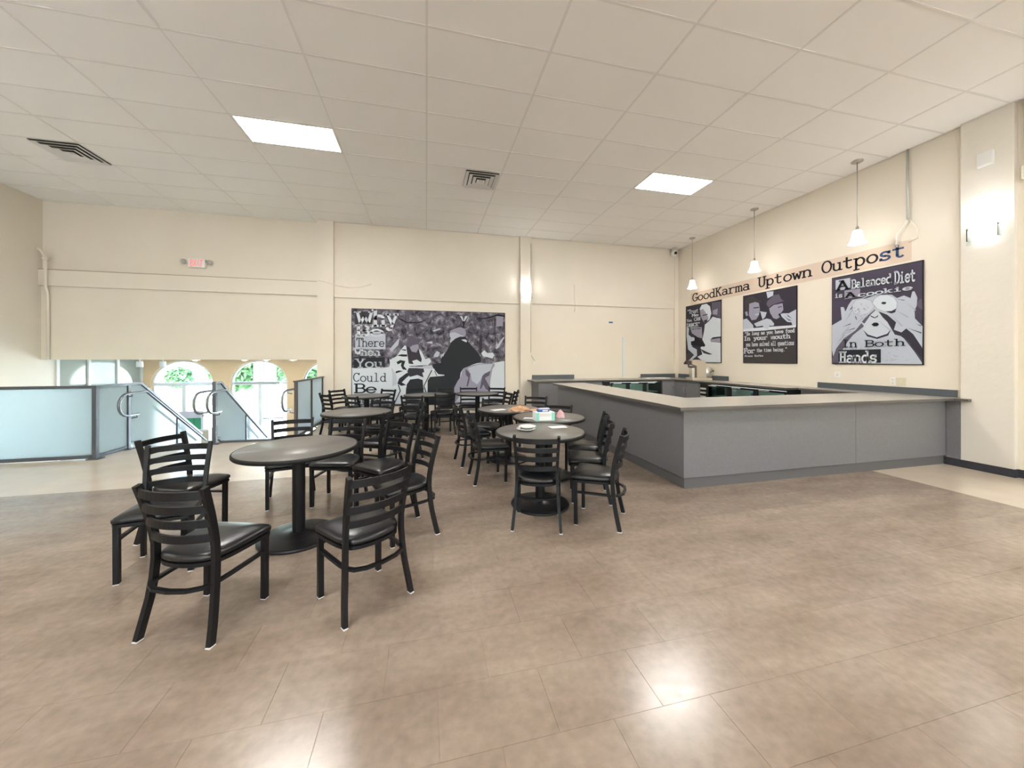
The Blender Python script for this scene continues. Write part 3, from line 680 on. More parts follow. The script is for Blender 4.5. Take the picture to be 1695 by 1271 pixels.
CH = [
 ((-1.17, 2.38, -18.6), 'front black ladder-back chair at far left, seen from behind, closest to the camera'),
 ((-.39, 2.38, 35.1), 'black ladder-back chair seen from behind, at the right front of the nearest bare table'),
 ((-1.77, 3.00, 190.9), 'black chair facing the camera directly behind the leftmost front chair'),
 ((-1.91, 3.52, -106.2), 'black chair turned right, its back overlapped by the chair in front, near the railing'),
 ((-1.33, 4.06, 194.6), 'black chair facing the camera behind the nearest bare table, before the stair railing'),
 ((-.87, 3.95, 167.6), 'black chair facing the camera behind the right edge of the nearest bare table'),
 ((-.42, 3.67, 135.4), 'black chair whose seat corner points at the camera, right of the nearest bare table'),
 ((-.20, 3.12, 114.2), 'black chair facing left beside the central aisle, right behind the front right chair'),
 ((1.63, 3.50, 69.4), 'middle of the three black chairs between the plate table and the bar'),
 ((1.83, 3.97, 66.0), 'farthest of the three black chairs between the plate table and the bar'),
 ((.65, 5.05, -80.4), 'farther of two black chairs facing right beside the central aisle'),
 ((.915, 5.54, 145.4), 'black chair facing the camera behind the table with the paper bag'),
 ((-.75, 5.69, 156.9), 'black chair facing the camera behind the second bare table from the front'),
 ((-.58, 4.77, 56.8), 'black chair seen from behind at the right of the second bare table from the front'),
 ((-.30, 5.55, 96.5), 'black chair seen edge-on with a tall narrow back, right of the second bare table'),
 ((-1.66, 7.46, -51.4), 'leftmost black chair at the rear, beside the end of the brown capped railing'),
 ((-1.64, 8.05, -127.8), 'black chair against the rear wall, left of the mural'),
 ((-1.09, 6.90, -49.6), 'black chair in front of the rear left table, turned right'),
 ((-.93, 7.88, 142.2), 'black chair at the right of the rear left table, below the mural lettering'),
 ((-.20, 6.75, -11.1), 'black chair seen from behind at the left front of the middle rear table'),
 ((.30, 7.05, 9.3), 'black chair seen from behind at the right front of the middle rear table'),
 ((.44, 8.0, 186), 'black chair behind the right side of the middle rear table, against the mural'),
 ((-.32, 8.04, 162.7), 'black chair behind the left side of the middle rear table, against the mural'),
 ((.90, 7.98, 172), 'black chair directly behind the column of the rear right table'),
 ((1.44, 7.83, 150), 'black chair facing the camera at the right edge of the mural'),
 ((1.30, 6.72, 95.4), 'black chair facing left, inner of the pair right of the rear right table'),
 ((1.57, 7.23, 64.4), 'black chair facing left, outermost of the rear chairs beside the plain pilaster'),
 ((1.72, 5.75, 150), 'black chair in front of the grey cabinet with knobs at the end of the bar'),
 ((1.67, 4.56, 146.8), 'black chair facing the camera behind the tissue box table, beside the bar'),
 ((.97, 3.08, -20.6), 'black chair seen from behind, in front of the table with two plates'),
 ((1.49, 3.00, 55.5), 'nearest of the three black chairs between the plate table and the bar'),
 ((.75, 4.30, -86.8), 'nearer of two black chairs facing right beside the central aisle'),
]
proto = chair_proto(); first = True
for (x, y, dg), lab in CH:
    c = proto if first else copy_tree(proto); first = False
    c.location = (x, y, 0); c.rotation_euler = (0, 0, math.radians(dg)); c['label'] = lab; c['group'] = 'ladder-back chairs around the round tables'
# ------------------------------------------------------------------ tables
def table_proto():
    o = thing('round_table', 'round table', 'table', (0, 0, 0)); R = .445
    MB().lathe([(.0005, .73), (R-.012, .73), (R-.012, .72)], 64).build('tabletop', ttop, o)
    MB().lathe([(R-.012, .7305), (R-.004, .729), (R, .722), (R, .706), (R-.006, .699), (R-.02, .698), (.0005, .698)], 64).build('edge_band', tedge, o)
    MB().lathe([(.0005, .698), (.14, .698), (.14, .688), (.06, .672), (.048, .672)], 32).build('mounting_plate', black, o)
    MB().lathe([(.047, .68), (.047, .03)], 28).build('column', black, o)
    MB().lathe([(.285, .0), (.29, .008), (.285, .018), (.26, .025), (.15, .033), (.075, .038), (.065, .046), (.047, .05)], 56).lathe([(.285, 0), (.0005, 0)], 56).build('base', baseblk, o)
    return o
TB = [((-1.01, 3.25), 'nearest bare round table at the left with a taupe top and black pedestal'),
 ((-.914, 5.24), 'second bare round table from the front on the left, before the mural'),
 ((1.10, 3.425), 'round table with two white plates and a napkin in front of the bar'),
 ((1.475, 4.24), 'round table with a teal tissue box beside the bar'),
 ((1.15, 5.07), 'round table with a crumpled paper bag'),
 ((1.038, 7.50), 'round table before the right half of the mural, rightmost of the rear row'),
 ((0.0, 7.50), 'middle round table of the rear row before the mural'),
 ((-1.137, 7.50), 'leftmost round table of the rear row, below the mural lettering')]
tp = table_proto(); first = True
for (x, y), lab in TB:
    c = tp if first else copy_tree(tp); first = False
    c.location = (x, y, 0); c['label'] = lab; c['group'] = 'round pedestal tables'
# ------------------------------------------------------------------ things on the tables
ZT = .7305
def at(u, v, z):
    a = (u-847.5)/596.354; b = -(v-594.486)/596.354; r = Vector((cy_*a+sy_, -sy_*a+cy_, b)); t = (z-CAM_H)/r.z
    return r.x*t, r.y*t
china = mat('white china', (.82, .82, .8), .2); paper = mat('white paper', (.8, .8, .8), .8)
p = at(867, 708, ZT)
def plate(x, y, z, R, lab):
    o = tag(MB().lathe([(.0005, .004), (R*.6, .004), (R*.68, .012), (R, .022), (R, .026), (R*.66, .018), (R*.6, .010), (.0005, .010)], 40).build('plate', china), lab, 'plate', 'stacked white plates'); o.location = (x, y, z)
plate(.965, 3.46, ZT, .095, 'lower white plate on the round table in front of the bar'); plate(.98, 3.475, ZT+.019, .09, 'upper white plate stacked on another plate')
def sheet(u, v, w, h, rz, lab):
    x, y = at(u, v, ZT); m = MB(); vs = []; n = 5
    for i in range(n+1):
        for j in range(n+1): vs.append((-w/2+w*i/n, -h/2+h*j/n, .0015+.004*(i/n)**2*math.sin(j/n*3)))
    vs += [(a, b, c+.0012) for a, b, c in vs]; k = (n+1)**2; fs = []
    for i in range(n):
        for j in range(n):
            q = i*(n+1)+j; fs += [(q, q+1, q+n+2, q+n+1), (k+q, k+q+n+1, k+q+n+2, k+q+1)]
    o = tag(m.add(vs, fs).build('paper_napkin', paper), lab, 'napkin', 'white papers on the tables'); o.location = (x, y, ZT); o.rotation_euler = (0, 0, rz)
sheet(923, 707, .17, .12, .1, 'white paper napkin beside the two plates')
sheet(878, 692.5, .16, .10, -.5, 'white paper napkin left of the teal tissue box')
sheet(824, 678.5, .19, .13, .3, 'white paper sheet left of the crumpled paper bag')
x, y = at(903, 697, ZT)
tb = thing('tissue_box', 'teal and white tissue box on the round table by the bar', 'box', (x, y+.07, ZT), .05)
teal = mat('teal card', (.25, .62, .54), .5); pale = mat('pale card', (.74, .82, .78), .5); pk = mat('pale pink print', (.75, .66, .66), .5)
MB().bbox(-.115, .115, -.06, .06, 0, .10, .004).build('carton', pale, tb)
for s_ in (-1, 1): MB().box(s_*.095-.019, s_*.095+.019, -.0615, -.0605, .004, .096).build('teal_print', teal, tb)
MB().box(-.07, .07, -.0618, -.0608, .008, .045).build('white_print', paper, tb); MB().box(-.07, .07, -.0617, -.0607, .052, .085).build('pink_print', pk, tb)
bp_ = thing('blue_packet', 'small blue packet lying on the teal tissue box', 'packet', (x, y+.075, ZT+.10), -.1)
MB().bbox(-.075, .06, -.04, .04, 0, .028, .006).build('wrapper', mat('blue wrap', (.05, .1, .36), .35), bp_); MB().box(-.02, .045, -.0408, -.04, .006, .022).build('white_print', paper, bp_)
MB().bbox(-.06, .07, -.035, .035, .028, .04, .004).build('pale_label', mat('lilac label', (.6, .6, .75), .4), bp_)
def lump(name, lab, cat, u, v, sx, sy, sz, m, seed, extra=None):
    rnd = random.Random(seed); x, y = at(u, v, ZT); mb = MB(); n, k = 22, 9; vs = []
    for j in range(k):
        a = math.pi/2*j/(k-1)
        for i in range(n):
            t = 2*math.pi*i/n; q = 1+rnd.uniform(-.16, .16)
            vs.append((sx*math.cos(t)*math.cos(a)*q, sy*math.sin(t)*math.cos(a)*q, max(0.001, sz*math.sin(a)*(1+rnd.uniform(-.2, .2)))))
    fs = [(j*n+i, j*n+(i+1) % n, (j+1)*n+(i+1) % n, (j+1)*n+i) for j in range(k-1) for i in range(n)]+[tuple(range(n))[::-1], tuple((k-1)*n+i for i in range(n))]
    o = tag(mb.add(vs, fs).build(name, m), lab, cat); o.location = (x, y, ZT); return o
lump('pink_cloth', 'crumpled pale pink cloth beside the teal tissue box', 'cloth', 928, 691, .045, .06, .085, mat('pink cloth', (.72, .45, .46), .8), 3)
kraft = mat('kraft paper', (.52, .30, .17), .7, noise=.2, nscale=20)
pb = thing('paper_bag', 'crumpled brown paper bag lying on a round table', 'bag', (*at(868, 681, ZT), ZT), .05)
b1 = lump('bag_body', 'x', 'x', 860, 680, .15, .09, .065, kraft, 5); b2 = lump('bag_mouth', 'x', 'x', 889, 680, .10, .07, .03, mat('orange pink paper', (.62, .36, .26), .7, noise=.2, nscale=25), 8)
for b in (b1, b2):
    del b['label']; del b['category']; b.location = b.location-pb.location; b.parent = pb
# ------------------------------------------------------------------ small wall things
ex = thing('exit_sign', 'lit EXIT sign with two emergency lamps on the rear wall', 'sign', (-4.76, YW, 3.48))
MB().bbox(-.155, .155, -.07, .0, -.09, .10, .008).build('housing', whitepl, ex)
for s_ in (-1, 1):
    MB().tube([(s_*.15, -.04, .02), (s_*.21, -.05, .02)], .015, 8).build('lamp_arm', whitepl, ex)
    MB().lathe([(.0005, -.05), (.035, -.045), (.05, -.01), (.05, .02), (.03, .045), (.0005, .05)], 18, (0, 0)).build('emergency_lamp', mat('lamp grey', (.45, .43, .4), .3), ex).location = (s_*.24, -.06, .03)
pr = thing('wall_conduit', 'cream painted conduit bending down the left corner of the bulkhead', 'conduit', (XL+.17, YB-.06, 1.43))
pr.location = (-7.235, 8.945, 1.43)
MB().tube([(-.14, .0, 2.17), (-.08, 0, 2.14), (-.03, 0, 2.06), (0, 0, 1.95), (0, 0, 1.42), (.0, .04, 1.30), (-.01, .055, 1.2), (-.01, .065, 0)], .022, 10).build('pipe', wallm, pr)
MB().bbox(-.04, .04, -.03, .03, 1.95, 2.0, .005).build('clamp', wallm, pr)
def wire(name, lab, pts, r, m, cat='cable'): return tag(MB().tube(pts, r, 6).build(name, m), lab, cat)
wire('hanging_cable', 'thin cream cable drooping along the wall above the mural', [(-2.36, YB-.088, 3.21), (-2.2, YB-.09, 3.18), (-2.02, YB-.088, 3.13), (-1.98, YB-.012, 3.12), (-1.75, YB-.01, 3.09), (-1.5, YB-.01, 3.11), (-1.25, YB-.01, 3.19)], .006, wallm)
wire('wall_cable', 'thin grey cable running down the rear pilaster to an outlet', [(2.60, YB-.086, 4.4), (2.60, YB-.086, 1.62), (2.66, YB+.02, 1.50), (2.74, YB+.03, 1.40)], .006, mat('cable grey', (.45, .42, .37), .6))
wire('dangling_cable', 'short cable end dangling from the ledge of the rear wall', [(3.82, YB-.01, 3.42), (3.83, YB-.012, 3.1), (3.85, YB-.012, 2.85), (3.83, YB-.012, 2.70)], .008, wallm)
def wplate(x, y, z, face, lab, w=.07, h=.115, dbl=False, m=None):
    o = thing('wall_plate', lab, 'wall plate', (x, y, z), 0 if face == 'b' else -math.pi/2, 'wall plates')
    MB().bbox(-w/2, w/2, -.008, 0, -h/2, h/2, .002).build('cover', m or whitepl, o)
    for zz in ((.025, -.025) if not dbl else (0,)): MB().bbox(-.014, .014, -.011, -.008, zz-.016, zz+.016, .002).build('socket', mat('ivory', (.66, .62, .52), .4), o)
wplate(2.70, YB+.04, 1.37, 'b', 'beige outlet under the cable beside the rear pilaster'); wplate(3.86, YB+.04, 1.50, 'b', 'beige wall plate in the middle of the rear right panel')
wplate(7.02, 4.06, 1.10, 'r', 'white outlet plate left of the ivory switch above the bar'); wplate(7.02, 3.96, 1.10, 'r', 'ivory double switch plate above the bar backsplash', .115, .12, True, mat('ivory2', (.62, .57, .42), .4))
wplate(7.02, 4.83, 1.17, 'r', 'white blank wall plate below the cookie poster', .1, .11, True)
tag(MB().box(4.86, 4.98, YB+.036, YB+.0395, 2.43, 2.47).build('blue_tape', mat('blue tape', (.02, .13, .3), .5)), 'small strip of blue tape on the rear wall', 'tape')
tag(MB().bbox(5.27, 5.33, YB+.02, YB+.039, .95, 2.05, .004).build('cable_cover', mat('pale blue plastic', (.66, .72, .74), .4)), 'pale vertical cable cover on the rear wall above the back counter', 'cable cover')
cm = thing('security_camera', 'white security camera in the upper rear corner', 'camera', (6.80, YB-.02, 4.40))
MB().lathe([(.0005, .1), (.07, .1), (.07, .13), (.06, .16), (.0005, .16)], 24).build('mount', whitepl, cm)
sp = MB()
for k in range(1): sp.lathe([(.0005, .11), (.05, .10), (.075, .06), (.08, .02), (.07, -.03), (.04, -.055), (.0005, -.06)], 24)
sp.build('housing', whitepl, cm); cm.location = (6.80, YB-.12, 4.40)
MB().lathe([(.0005, -.012), (.03, -.01), (.04, .01), (.04, .03), (.0005, .03)], 18).build('lens', darkm, cm).matrix_local = Matrix.Translation((-.02, -.07, .01)) @ Matrix.Rotation(math.pi/2, 4, 'X')
cd = thing('ceiling_conduit', 'steel conduit dropping from the ceiling above the word Outpost', 'conduit', (6.99, 3.87, 3.5))
MB().tube([(0, 0, 1.07), (0, 0, .03)], .014, 10).build('pipe', mat('galvanised', (.55, .57, .55), .35, metal=.7), cd)
MB().tube([(0, 0, .05), (-.01, .05, -.05), (-.01, .13, -.16), (-.01, .13, -.32)], .009, 8).build('cable', whitepl, cd)
MB().tube([(0, 0, .05), (.015, -.05, -.04), (.015, -.10, -.14), (.015, -.10, -.28), (.015, .0, -.31)], .006, 8).build('thin_cable', wallm, cd)
MB().bbox(-.018, .018, .12, .14, -.35, -.31, .003).build('plug', mat('plug grey', (.3, .3, .3), .4), cd)
al = thing('alarm_box', 'white alarm box high on the textured pilaster', 'alarm', (6.95, 3.07, 3.98))
MB().bbox(-.05, 0, -.07, .07, -.08, .10, .006).build('housing', mat('alarm white', (.74, .73, .7), .4), al); MB().bbox(-.052, -.05, -.05, .05, -.075, -.055, .001).build('light_strip', white, al)
jb = thing('junction_box', 'cream junction box with pipes at the right edge below the ceiling', 'junction box', (7.0, 2.77, 3.68))
MB().bbox(-.05, .02, -.09, .03, -.08, .08, .008).build('box', wallm, jb)
for y_ in (-.05, .0): MB().tube([(-.015, y_, .08), (-.015, y_, .88)], .016, 8).build('pipe', wallm, jb)
# ------------------------------------------------------------------ poster outlines (fractions of each print)
P1 = {
  'hair': [(0.423, 0.909), (0.485, 0.974), (0.623, 0.977), (0.715, 0.922), (0.749, 0.803), (0.707, 0.716), (0.657, 0.69), (0.623, 0.795), (0.52, 0.903), (0.449, 0.885)] ,
  'face': [(0.432, 0.887), (0.52, 0.903), (0.623, 0.805), (0.674, 0.739), (0.623, 0.652), (0.554, 0.667), (0.493, 0.734), (0.449, 0.801)] ,
  'eyes': [(0.502, 0.801), (0.649, 0.807), (0.649, 0.793), (0.511, 0.785)] ,
  'beard': [(0.537, 0.705), (0.64, 0.717), (0.623, 0.652), (0.572, 0.656)] ,
  'shirt': [(0.674, 0.678), (0.789, 0.749), (0.886, 0.721), (0.993, 0.699), (0.993, 0.419), (0.789, 0.414), (0.724, 0.382), (0.741, 0.341), (0.988, 0.322), (0.993, 0.01), (0.537, 0.012), (0.359, 0.101), (0.502, 0.142), (0.449, 0.258), (0.572, 0.306), (0.502, 0.391), (0.554, 0.533), (0.572, 0.635)] ,
  'fig': [(0.028, 0.631), (0.106, 0.604), (0.086, 0.496), (0.173, 0.448), (0.295, 0.431), (0.323, 0.399), (0.173, 0.362), (0.202, 0.274), (0.341, 0.228), (0.35, 0.122), (0.173, 0.037), (0.076, 0.026), (0.258, 0.134), (0.076, 0.234), (0.028, 0.455)] ,
  'book': [(0.267, 0.471), (0.341, 0.446), (0.593, 0.295), (0.558, 0.267), (0.173, 0.305), (0.163, 0.373), (0.276, 0.374)] ,
  'arm': [(0.715, 0.382), (0.98, 0.395), (0.98, 0.33), (0.757, 0.34)] ,
  'fold': [(0.449, 0.236), (0.623, 0.182), (0.781, 0.141), (0.69, 0.135), (0.537, 0.162)] ,
  'dark': [(0.008, 0.158), (0.23, 0.187), (0.304, 0.122), (0.173, 0.059), (0.502, 0.012), (0.008, 0.009)] ,
  'patch': [(0.135, 0.624), (0.485, 0.6), (0.502, 0.411), (0.359, 0.439), (0.192, 0.512)] ,
  'bgr': [(0.757, 0.983), (0.996, 0.968), (0.996, 0.706), (0.757, 0.782)] ,
  'bgp': [(0.789, 0.849), (0.918, 0.865), (0.902, 0.768), (0.789, 0.789)] ,
  't1': [(0.047, 0.866), (0.386, 0.86), (0.386, 0.923)] ,
  't2': [(0.192, 0.801), (0.395, 0.798), (0.395, 0.843)] ,
  't3': [(0.033, 0.719), (0.192, 0.722), (0.192, 0.766)] ,
  't3b': [(0.258, 0.722), (0.449, 0.721), (0.449, 0.775)] ,
  't4': [(0.033, 0.631), (0.449, 0.628), (0.449, 0.684)] ,
  't5': [(0.202, 0.574), (0.458, 0.571), (0.458, 0.596)] ,
}
P2 = {
  'hatL': [(0.033, 0.892), (0.062, 0.94), (0.127, 0.974), (0.22, 0.974), (0.282, 0.913), (0.367, 0.89), (0.384, 0.857), (0.255, 0.887), (0.135, 0.869), (0.113, 0.731), (0.055, 0.767)] ,
  'faceL': [(0.135, 0.869), (0.255, 0.88), (0.33, 0.856), (0.35, 0.756), (0.33, 0.68), (0.275, 0.626), (0.184, 0.623), (0.127, 0.699)] ,
  'eyeL': [(0.22, 0.804), (0.33, 0.802), (0.33, 0.787), (0.227, 0.789)] ,
  'mouthL': [(0.247, 0.703), (0.33, 0.709), (0.323, 0.688), (0.261, 0.688)] ,
  'earL': [(0.043, 0.758), (0.091, 0.763), (0.113, 0.7), (0.069, 0.694)] ,
  'coatL': [(0.007, 0.649), (0.084, 0.657), (0.213, 0.551), (0.227, 0.501), (0.007, 0.5)] ,
  'hatR': [(0.472, 0.82), (0.497, 0.864), (0.615, 0.929), (0.706, 0.925), (0.742, 0.856), (0.789, 0.827), (0.682, 0.815), (0.584, 0.802), (0.52, 0.771)] ,
  'faceR': [(0.527, 0.756), (0.608, 0.794), (0.766, 0.799), (0.78, 0.71), (0.73, 0.665), (0.712, 0.616), (0.658, 0.598), (0.602, 0.616), (0.545, 0.692)] ,
  'eyeR': [(0.682, 0.762), (0.753, 0.766), (0.756, 0.751), (0.688, 0.745)] ,
  'mouthR': [(0.694, 0.663), (0.73, 0.674), (0.73, 0.623), (0.7, 0.64)] ,
  'hand': [(0.73, 0.66), (0.777, 0.665), (0.87, 0.656), (0.99, 0.694), (0.99, 0.485), (0.927, 0.499), (0.915, 0.535), (0.847, 0.545), (0.789, 0.591), (0.753, 0.621)] ,
  'fing1': [(0.789, 0.636), (0.87, 0.575), (0.927, 0.556), (0.87, 0.561)] ,
  'fing2': [(0.835, 0.65), (0.915, 0.589), (0.927, 0.579), (0.859, 0.616)] ,
  'hands': [(0.233, 0.57), (0.39, 0.606), (0.482, 0.622), (0.558, 0.602), (0.62, 0.54), (0.608, 0.512), (0.533, 0.518), (0.508, 0.472), (0.442, 0.486), (0.403, 0.528), (0.282, 0.522)] ,
  'collar': [(0.35, 0.736), (0.482, 0.709), (0.456, 0.648), (0.403, 0.615)] ,
  'rail': [(0.007, 0.505), (0.403, 0.507), (0.987, 0.494), (0.987, 0.466), (0.416, 0.459), (0.007, 0.469)] ,
  'patch': [(0.472, 0.992), (0.605, 0.984), (0.598, 0.925), (0.497, 0.9)] ,
  'tie': [(0.344, 0.727), (0.363, 0.72), (0.397, 0.615), (0.377, 0.617)] ,
  'low': [(0.003, 0.467), (0.416, 0.457), (0.99, 0.462), (0.995, 0.004), (-0.004, -0.003)] ,
  't1': [(0.04, 0.409), (0.965, 0.406), (0.965, 0.451)] ,
  't2': [(0.025, 0.335), (0.898, 0.333), (0.898, 0.389)] ,
  't3': [(0.067, 0.247), (0.959, 0.244), (0.959, 0.3)] ,
  't4': [(0.022, 0.146), (0.251, 0.15), (0.251, 0.217)] ,
  't4b': [(0.289, 0.163), (0.847, 0.167), (0.847, 0.211)] ,
  't5': [(0.04, 0.094), (0.416, 0.098), (0.416, 0.119)] ,
}
P3 = {
  'light': [(-0.002, 0.45), (0.13, 0.505), (0.116, 0.647), (0.152, 0.647), (0.179, 0.595), (0.217, 0.665), (0.26, 0.713), (0.375, 0.718), (0.445, 0.742), (0.571, 0.73), (0.7, 0.71), (0.753, 0.668), (0.821, 0.685), (0.884, 0.651), (0.901, 0.713), (0.921, 0.712), (0.947, 0.647), (0.941, 0.568), (0.921, 0.527), (0.925, 0.45), (0.994, 0.369), (0.991, 0.16), (0.921, 0.23), (0.838, 0.302), (0.753, 0.315), (0.821, 0.26), (0.921, 0.128), (0.987, 0.026), (0.989, 0.008), (0.59, 0.009), (0.107, 0.012), (0.021, 0.081), (0.003, 0.163)] ,
  'darkL': [(0.003, 0.055), (0.061, 0.182), (0.157, 0.289), (0.302, 0.374), (0.37, 0.447), (0.401, 0.411), (0.271, 0.323), (0.207, 0.257), (0.14, 0.16), (0.096, 0.015), (0.003, 0.014)] ,
  'darkR': [(0.562, 0.555), (0.655, 0.51), (0.744, 0.426), (0.722, 0.353), (0.796, 0.322), (0.843, 0.358), (0.909, 0.298), (0.989, 0.169), (0.987, 0.068), (0.921, 0.145), (0.864, 0.232), (0.804, 0.282), (0.731, 0.304), (0.695, 0.368), (0.655, 0.438), (0.608, 0.487)] ,
  'face': [(0.406, 0.458), (0.475, 0.527), (0.524, 0.574), (0.571, 0.527), (0.645, 0.439), (0.695, 0.368), (0.655, 0.312), (0.543, 0.286), (0.445, 0.313), (0.391, 0.374)] ,
  'chin': [(0.391, 0.374), (0.445, 0.319), (0.543, 0.286), (0.655, 0.317), (0.695, 0.368), (0.664, 0.298), (0.548, 0.267), (0.436, 0.3)] ,
  'mouth': [(0.485, 0.424), (0.514, 0.442), (0.552, 0.437), (0.569, 0.418), (0.548, 0.401), (0.509, 0.403)] ,
  'nose': [(0.47, 0.523), (0.524, 0.495), (0.562, 0.519), (0.552, 0.497), (0.521, 0.486), (0.48, 0.506)] ,
  'nosesh': [(0.375, 0.46), (0.416, 0.504), (0.519, 0.578), (0.533, 0.574), (0.475, 0.527), (0.406, 0.439)] ,
  'donut': [(0.499, 0.646), (0.519, 0.69), (0.581, 0.719), (0.655, 0.713), (0.722, 0.677), (0.753, 0.624), (0.748, 0.572), (0.7, 0.546), (0.627, 0.549), (0.552, 0.584)] ,
  'hole': [(0.59, 0.639), (0.608, 0.649), (0.636, 0.644), (0.647, 0.633), (0.631, 0.621), (0.604, 0.624)] ,
  'cres': [(0.636, 0.546), (0.7, 0.544), (0.748, 0.563), (0.736, 0.529), (0.7, 0.519)] ,
  'cookie': [(0.26, 0.645), (0.302, 0.698), (0.396, 0.71), (0.475, 0.677), (0.514, 0.607), (0.455, 0.548), (0.355, 0.534), (0.282, 0.565)] ,
  'chip1': [(0.355, 0.625), (0.375, 0.634), (0.391, 0.616), (0.37, 0.604)] ,
  'chip2': [(0.293, 0.54), (0.313, 0.513), (0.318, 0.479), (0.301, 0.505)] ,
  'chip3': [(0.223, 0.6), (0.271, 0.649), (0.26, 0.616)] ,
  'f1': [(0.135, 0.42), (0.25, 0.456), (0.239, 0.442)] ,
  'f2': [(0.169, 0.372), (0.302, 0.403), (0.282, 0.388)] ,
  'f3': [(0.933, 0.399), (0.983, 0.378), (0.981, 0.37)] ,
  'f4': [(0.843, 0.367), (0.985, 0.311), (0.985, 0.301)] ,
  'f5': [(0.74, 0.661), (0.834, 0.639), (0.821, 0.636)] ,
  'f6': [(0.38, 0.703), (0.445, 0.727), (0.533, 0.728), (0.455, 0.715)] ,
  'ear': [(0.939, 0.585), (0.961, 0.624), (0.989, 0.637), (0.993, 0.528), (0.969, 0.539)] ,
  'boxA': [(0.053, 0.965), (0.239, 0.961), (0.239, 0.841), (0.053, 0.841)] ,
  'boxA2': [(0.166, 0.83), (0.358, 0.824), (0.353, 0.735), (0.166, 0.733)] ,
  'boxH': [(0.09, 0.161), (0.588, 0.16), (0.588, 0.019), (0.09, 0.012)] ,
  't_A': [(0.067, 0.847), (0.223, 0.844), (0.223, 0.942)] ,
  't_Bal': [(0.26, 0.84), (0.704, 0.833), (0.704, 0.922)] ,
  't_Diet': [(0.733, 0.817), (0.939, 0.814), (0.939, 0.928)] ,
  't_is': [(0.047, 0.764), (0.15, 0.759), (0.15, 0.809)] ,
  't_A2': [(0.176, 0.746), (0.308, 0.741), (0.308, 0.796)] ,
  't_cookie': [(0.336, 0.737), (0.909, 0.732), (0.909, 0.778)] ,
  't_in': [(0.14, 0.19), (0.329, 0.19), (0.329, 0.271)] ,
  't_both': [(0.416, 0.189), (0.843, 0.191), (0.843, 0.258)] ,
  't_hands': [(0.107, 0.02), (0.557, 0.025), (0.557, 0.141)] ,
}
